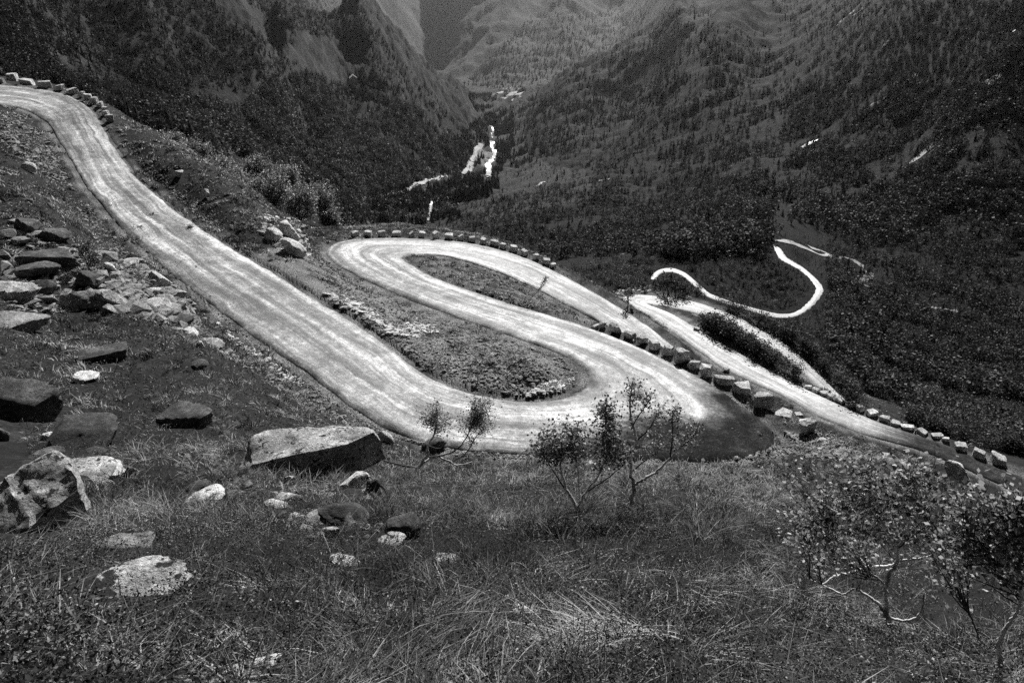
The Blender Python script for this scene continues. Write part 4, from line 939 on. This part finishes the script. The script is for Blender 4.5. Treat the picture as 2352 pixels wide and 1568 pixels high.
CLEAR = np.concatenate([np.array([[a[0]+(b[0]-a[0])*t, a[1]+(b[1]-a[1])*t, m] for a, b in zip(pl, pl[1:]) for t in np.linspace(0, 1, 8)]) for pl, m in (
 ([(1066,402),(1074,388),(1082,372),(1090,356),(1094,342),(1106,331)], 6), ([(1098,345),(1126,340),(1116,380),(1090,385)], 8), ([(840,459),(880,452),(915,443),(940,434),(955,424),(975,418),(1030,409)], 5),
 ([(1121,408),(1124,395),(1121,382),(1128,370),(1136,352),(1130,338),(1132,326)], 7), ([(984,508),(988,492),(990,480),(994,464)], 5), ([(1140,212),(1205,211)], 10), ([(1150,224),(1200,219)], 9), ([(1100,229),(1136,226)], 10),
 ([(1776,553),(1800,555),(1830,563),(1858,574),(1888,587),(1904,585)], 5), ([(838,490),(960,492)], 8), ([(805,189),(820,189)], 5), ([(1131,318),(1129,308),(1132,300),(1126,290)], 5))])
trees = {'c': [], 'b': [], 's': []}
for zi, (poly, n, fc, h0, h1, ph) in enumerate(ZON):
    poly = np.array(poly, float); lo, hi = poly.min(0), poly.max(0); got = 0; tries = 0
    x, y = poly[:, 0], poly[:, 1]; x2, y2 = np.roll(x, -1), np.roll(y, -1)
    while got < n and tries < n*12:
        tries += 1
        u, v = RNG.uniform(lo[0], hi[0]), RNG.uniform(lo[1], hi[1])
        uj, vj = (u+RNG.normal(0, 16), v+RNG.normal(0, 9)) if zi in (3, 4, 5, 6, 7, 17, 18, 20) else (u, v)
        if ((y > vj) != (y2 > vj)).astype(int) @ (uj < (x2-x)*(vj-y)/(y2-y+1e-9)+x) % 2 == 0: continue
        p = ground(u, v, [400,500,1200,190,330,1000,135,260,60,60,84,140,60,450,1000,3600,2500,90,100,62,330,300,1000][zi])
        if p is None: continue
        if sample(ROADD, p[0], p[1]) < (.7 if zi in (8, 9, 10, 11) else 1.6): continue
        dv = v-CLEAR[:, 1]
        if ((np.abs(u-CLEAR[:, 0]) < CLEAR[:, 2]) & (dv > -3) & (dv < 7+CLEAR[:, 2])).any(): continue
        cl = float(pnoise(np.array([p[0]/(h1*7)]), np.array([p[1]/(h1*7)]), 5)[0])
        if zi < 8 and cl < -.12 and RNG.random() < .85: continue
        got += 1; h = RNG.uniform(h0, h1)*(.8+.5*RNG.random()**3)
        t = 'c' if RNG.random() < fc else ('s' if zi in (8, 9, 10, 11, 12, 19) else 'b')
        trees[t].append((p[0], p[1], HZ(p[0], p[1])-.03*h, h, h/px(p), zi))
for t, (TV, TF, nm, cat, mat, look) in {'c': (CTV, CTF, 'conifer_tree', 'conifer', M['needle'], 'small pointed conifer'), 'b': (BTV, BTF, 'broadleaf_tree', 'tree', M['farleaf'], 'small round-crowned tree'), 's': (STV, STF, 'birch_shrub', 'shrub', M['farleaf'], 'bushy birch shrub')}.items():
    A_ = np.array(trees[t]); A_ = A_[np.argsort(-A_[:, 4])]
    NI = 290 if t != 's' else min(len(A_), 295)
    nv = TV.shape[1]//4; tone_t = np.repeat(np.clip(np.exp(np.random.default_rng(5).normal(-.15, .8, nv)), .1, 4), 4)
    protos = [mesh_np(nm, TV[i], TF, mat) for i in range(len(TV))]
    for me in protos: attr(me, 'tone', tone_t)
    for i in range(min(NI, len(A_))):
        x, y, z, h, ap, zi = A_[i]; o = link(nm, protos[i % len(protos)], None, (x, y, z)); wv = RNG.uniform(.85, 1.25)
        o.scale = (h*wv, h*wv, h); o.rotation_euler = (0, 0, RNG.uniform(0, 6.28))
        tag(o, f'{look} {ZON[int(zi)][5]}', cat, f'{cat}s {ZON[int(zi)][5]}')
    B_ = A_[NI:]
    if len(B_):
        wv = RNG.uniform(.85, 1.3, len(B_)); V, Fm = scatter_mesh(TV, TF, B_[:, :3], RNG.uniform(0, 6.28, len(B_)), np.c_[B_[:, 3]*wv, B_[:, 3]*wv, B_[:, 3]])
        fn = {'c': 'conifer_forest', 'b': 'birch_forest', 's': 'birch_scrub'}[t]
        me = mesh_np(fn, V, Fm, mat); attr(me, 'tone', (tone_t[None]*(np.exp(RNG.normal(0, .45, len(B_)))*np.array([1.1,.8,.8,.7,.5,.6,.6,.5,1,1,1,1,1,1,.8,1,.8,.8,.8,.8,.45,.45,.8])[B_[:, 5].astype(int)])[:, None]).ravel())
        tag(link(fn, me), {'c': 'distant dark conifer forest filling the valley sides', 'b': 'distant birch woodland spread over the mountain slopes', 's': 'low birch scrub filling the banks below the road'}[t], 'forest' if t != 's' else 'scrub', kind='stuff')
# ------------------------------------------------------------------ far ribbons: valley road, river, creeks, painted rock glints, lane
def ribbon(name, pts, w, mat, lift, label=None, kind='structure', wob=.25):
    P = []
    for (u, v) in pts:
        g = ground(u, v, 135)
        if g is not None: P.append(g)
    P = catmull(np.array(P), 8); T = np.gradient(P, axis=0)[:, :2]; T /= np.linalg.norm(T, axis=1)[:, None]+1e-9
    N_ = np.stack([-T[:, 1], T[:, 0]], 1); s_ = np.r_[0, np.cumsum(np.linalg.norm(np.diff(P[:, :2], axis=0), axis=1))]
    ws = w*(1+wob*3*fbm(s_/(w*2.5), s_*0+3, 3, 150)); ws = np.maximum(ws, .2*w)
    cols = []
    for t in (-.5, -.17, .17, .5):
        q = P[:, :2]+N_*(ws*t)[:, None]; cols.append(np.c_[q, HZ(q[:, 0], q[:, 1])+lift])
    V = np.stack(cols, 1); n = len(V); idx = np.arange(n*4).reshape(n, 4)
    q = np.stack([idx[:-1, :-1], idx[1:, :-1], idx[1:, 1:], idx[:-1, 1:]], -1).reshape(-1, 4)
    return tag(link(name, mesh_np(name, V.reshape(-1, 3), q, mat, True)), label, None, None, kind)
ribbon('valley_road', [(1066,402),(1074,388),(1082,372),(1090,356),(1094,342),(1106,331)], 13, M['farroad'], 1.5, wob=.05)
ribbon('valley_road', [(775,472),(800,466),(840,459),(880,452),(915,443),(940,434),(955,424),(975,418),(1005,414),(1030,409)], 7, M['farroad'], 1.5, wob=.05)
ribbon('river', [(1121,408),(1124,395),(1121,382),(1128,370),(1136,352),(1130,338),(1132,326)], 11, M['water_and_glint'], 1.5, wob=.5)
ribbon('river', [(1131,318),(1129,308),(1132,300),(1126,290)], 5, M['water_and_glint'], 1.5, wob=.6)
ribbon('river', [(984,508),(988,492),(990,480),(994,464)], 8, M['water_and_glint'], 1., wob=.6)
ribbon('lane', [(1776,553),(1800,555),(1830,563),(1858,574),(1888,587),(1904,585),(1880,575),(1858,567)], 2.4, M['farroad'], .25, wob=.1)
ribbon('creek', [(1905,592),(1940,592),(1968,603),(1985,622),(1998,632),(1975,648),(2000,660),(2040,668),(2075,690),(2120,702),(2165,710),(2200,716)], 2.2, M['creekbed'], .2, wob=.6)
ribbon('creek', [(2290,716),(2310,722),(2330,728),(2360,724)], 3, M['creekbed'], .2, wob=.5)
ribbon('lane', [(2250,1004),(2290,1008),(2320,1011),(2360,1006)], 4, M['farroad'], .3, wob=.1) if False else None
for pl, w in (([(2322,160),(2300,172),(2270,190),(2235,208),(2215,222)], 3.5), ([(2260,214),(2240,232),(2222,246),(2205,258)], 9), ([(2270,192),(2240,215),(2215,240)], 4), ([(2182,312),(2160,322),(2140,338),(2120,352),(2100,372)], 5), ([(2150,330),(2128,345),(2108,358)], 5), ([(2038,222),(2012,240),(1985,252)], 3), ([(1882,320),(1860,330),(1842,340)], 3), ([(2125,163),(2110,172),(2095,180)], 2.6), ([(2050,82),(2038,95),(2030,108)], 2.4), ([(1960,30),(1935,45),(1920,62)], 2.5), ([(1983,22),(1960,36)], 2.2),
              ([(1640,122),(1627,132)], 6), ([(1400,412),(1375,416)], 16), ([(1225,430),(1240,424),(1252,418)], 4), ([(2285,60),(2270,72)], 2.2), ([(2344,64),(2325,75)], 2.2)):
    ribbon('wet_rock_glint', pl, w, M['water_and_glint'], .5, wob=.7)  # sun glints on wet rock, painted as white ribbons
# meadow and gravel flats in the valley
def patch(name, poly, mat, lift):
    P = [ground(u, v, 135) for u, v in poly]; c = np.mean(P, axis=0); V = [c]+[p for p in P]
    V = np.array(V); V[:, 2] = HZ(V[:, 0], V[:, 1])+lift; n = len(P)
    return tag(link(name, mesh_np(name, V, np.array([[0, 1+i, 1+(i+1) % n] for i in range(n)]), mat)), kind='structure')
patch('meadow', [(1098,345),(1126,338),(1133,352),(1124,372),(1116,385),(1090,388),(1082,380)], M['field'], 1.0)
patch('meadow', [(838,488),(870,484),(920,486),(960,492),(930,498),(870,497)], M['valley'], 1.0)
patch('meadow', [(1140,214),(1165,208),(1205,211),(1195,219),(1160,222)], M['straw_field'], 2.)
patch('meadow', [(1150,226),(1190,219),(1200,223),(1178,230)], M['straw_field'], 2.)
# village houses
def house(u, v, w, l, h, rot, label, roofm='roofing'):
    g = ground(u, v, 1500)
    if g is None: return
    root = bpy.data.objects.new('house', None); COL.objects.link(root); root.location = (g[0], g[1], g[2]); root.rotation_euler = (0, 0, rot); tag(root, label, 'house', 'houses of the far village')
    a, b = w/2, l/2; V = np.array([(-a,-b,-3),(a,-b,-3),(a,b,-3),(-a,b,-3),(-a,-b,h),(a,-b,h),(a,b,h),(-a,b,h),(0,-b,h+w*.42),(0,b,h+w*.42)])
    link('wall', mesh_np('wall', V, [np.array([(0,1,5,4),(1,2,6,5),(2,3,7,6),(3,0,4,7)]), np.array([(4,5,8),(6,7,9)])], M['house']), root)
    e = .8; hr = h+w*.42; R_ = np.array([(-a-e,-b-e,h-.5),(0,-b-e,hr+.15),(0,b+e,hr+.15),(-a-e,b+e,h-.5),(a+e,-b-e,h-.5),(a+e,b+e,h-.5)]); R2 = R_-np.array([0,0,.35])
    rf = link('roof', mesh_np('roof', np.r_[R_, R2], np.array([(0,1,2,3),(1,4,5,2),(9,8,7,6),(8,11,10,7),(0,3,9,6),(4,10,11,5),(0,6,7,1),(1,7,10,4),(3,2,8,9),(2,5,11,8)]), M[roofm]), root)
    for k in (-.25, .25):
        W_ = np.array([(k*w-.6,-b-.06,h*.4),(k*w+.6,-b-.06,h*.4),(k*w+.6,-b-.06,h*.75),(k*w-.6,-b-.06,h*.75)])
        link('window', mesh_np('window', W_, np.array([(0,1,2,3)]), M['pane']), root)
HS = [(1113,231,14,22,7,1.2,'long pale barn-like house apart from the village'),(1136,224,10,14,6,.4,'pale house between the barn and the village'),(1158,210,9,12,6,.2,'village house at the near end of the upper row'),(1166,208,9,13,6,.5,'village house in the middle of the upper row'),(1175,208,10,12,6,.1,'wide village house above the mown field'),(1184,209,9,11,6,.7,'village house by the far end of the upper row'),(1193,210,8,11,5,.3,'last village house next to the ridge foot'),(1163,216,10,14,6,1.,'village house below the upper row'),(1178,215,9,12,6,.4,'village house between two mown fields'),(812,189,9,12,6,.3,'single bright cabin among trees on the wooded valley side')]
for a in HS: house(a[0], a[1], a[2]*1.7, a[3]*1.6, a[4]*1.6, *a[5:])

# ------------------------------------------------------------------ valley haze
def haze_box():
    lo = np.array([-9300., -1500., float(Z.min())-1]); hi = np.array([9300., 9400., 10.])
    zm = Z[(np.abs(X) < 9300) & (Y > -1500) & (Y < 9400)]; hi[2] = zm.max()+15; lo[2] = zm.min()-1
    V = np.array([(x, y, z) for z in (lo[2], hi[2]) for y in (lo[1], hi[1]) for x in (lo[0], hi[0])])
    Fq = np.array([(0, 2, 3, 1), (4, 5, 7, 6), (0, 1, 5, 4), (2, 6, 7, 3), (0, 4, 6, 2), (1, 3, 7, 5)])
    m = bpy.data.materials.new('valley_haze'); m.use_nodes = True; t = m.node_tree; t.nodes.clear()
    o = t.nodes.new('ShaderNodeOutputMaterial'); v = t.nodes.new('ShaderNodeVolumePrincipled')
    v.inputs['Color'].default_value = (.92, .92, .92, 1); v.inputs['Density'].default_value = HAZE; v.inputs['Anisotropy'].default_value = .75
    t.links.new(v.outputs[0], o.inputs['Volume']); m.cycles.homogeneous_volume = True
    return tag(link('haze', mesh_np('haze', V, Fq, m)), 'thin sunlit haze hanging in the valley', 'haze', None, 'stuff')
HAZE = 2.0e-5
haze_box()
# ------------------------------------------------------------------ camera, light
cam = bpy.data.cameras.new('camera'); co = bpy.data.objects.new('camera', cam); COL.objects.link(co)
cam.sensor_width = 36; cam.lens = 36*F/W; cam.clip_start = .05; cam.clip_end = 30000
co.rotation_euler = (math.pi/2-PITCH, 0, 0); SC.camera = co
SUN_EL, SUN_AZ = math.radians(36), math.radians(12)
sd = Vector((math.sin(SUN_AZ)*math.cos(SUN_EL), math.cos(SUN_AZ)*math.cos(SUN_EL), math.sin(SUN_EL)))
sl = bpy.data.lights.new('sun', 'SUN'); sl.energy = 5.0; sl.angle = math.radians(.5); sl.color = (1, .995, .985)
so = bpy.data.objects.new('sun', sl); COL.objects.link(so); so.rotation_euler = sd.to_track_quat('Z', 'Y').to_euler()
wd = bpy.data.worlds.new('World'); SC.world = wd; wd.use_nodes = True; nt = wd.node_tree; nt.nodes.clear()
sky = nt.nodes.new('ShaderNodeTexSky'); sky.sky_type = 'NISHITA'; sky.sun_disc = False; sky.sun_elevation = SUN_EL; sky.sun_rotation = SUN_AZ; sky.air_density = .07; sky.dust_density = 0.; sky.ozone_density = 1.
bw_ = nt.nodes.new('ShaderNodeRGBToBW'); bg = nt.nodes.new('ShaderNodeBackground'); bg.inputs['Strength'].default_value = .05
wo = nt.nodes.new('ShaderNodeOutputWorld')
nt.links.new(sky.outputs[0], bw_.inputs[0]); nt.links.new(bw_.outputs[0], bg.inputs[0]); nt.links.new(bg.outputs[0], wo.inputs[0])
SC.view_settings.view_transform = 'Standard'; SC.view_settings.look = 'None'; SC.view_settings.gamma = 1; SC.view_settings.exposure = .5
SC.cycles.use_denoising = False; SC.cycles.sample_clamp_indirect = 2.; SC.cycles.max_bounces = 5; SC.cycles.diffuse_bounces = 2; SC.cycles.transmission_bounces = 3; SC.cycles.volume_bounces = 0
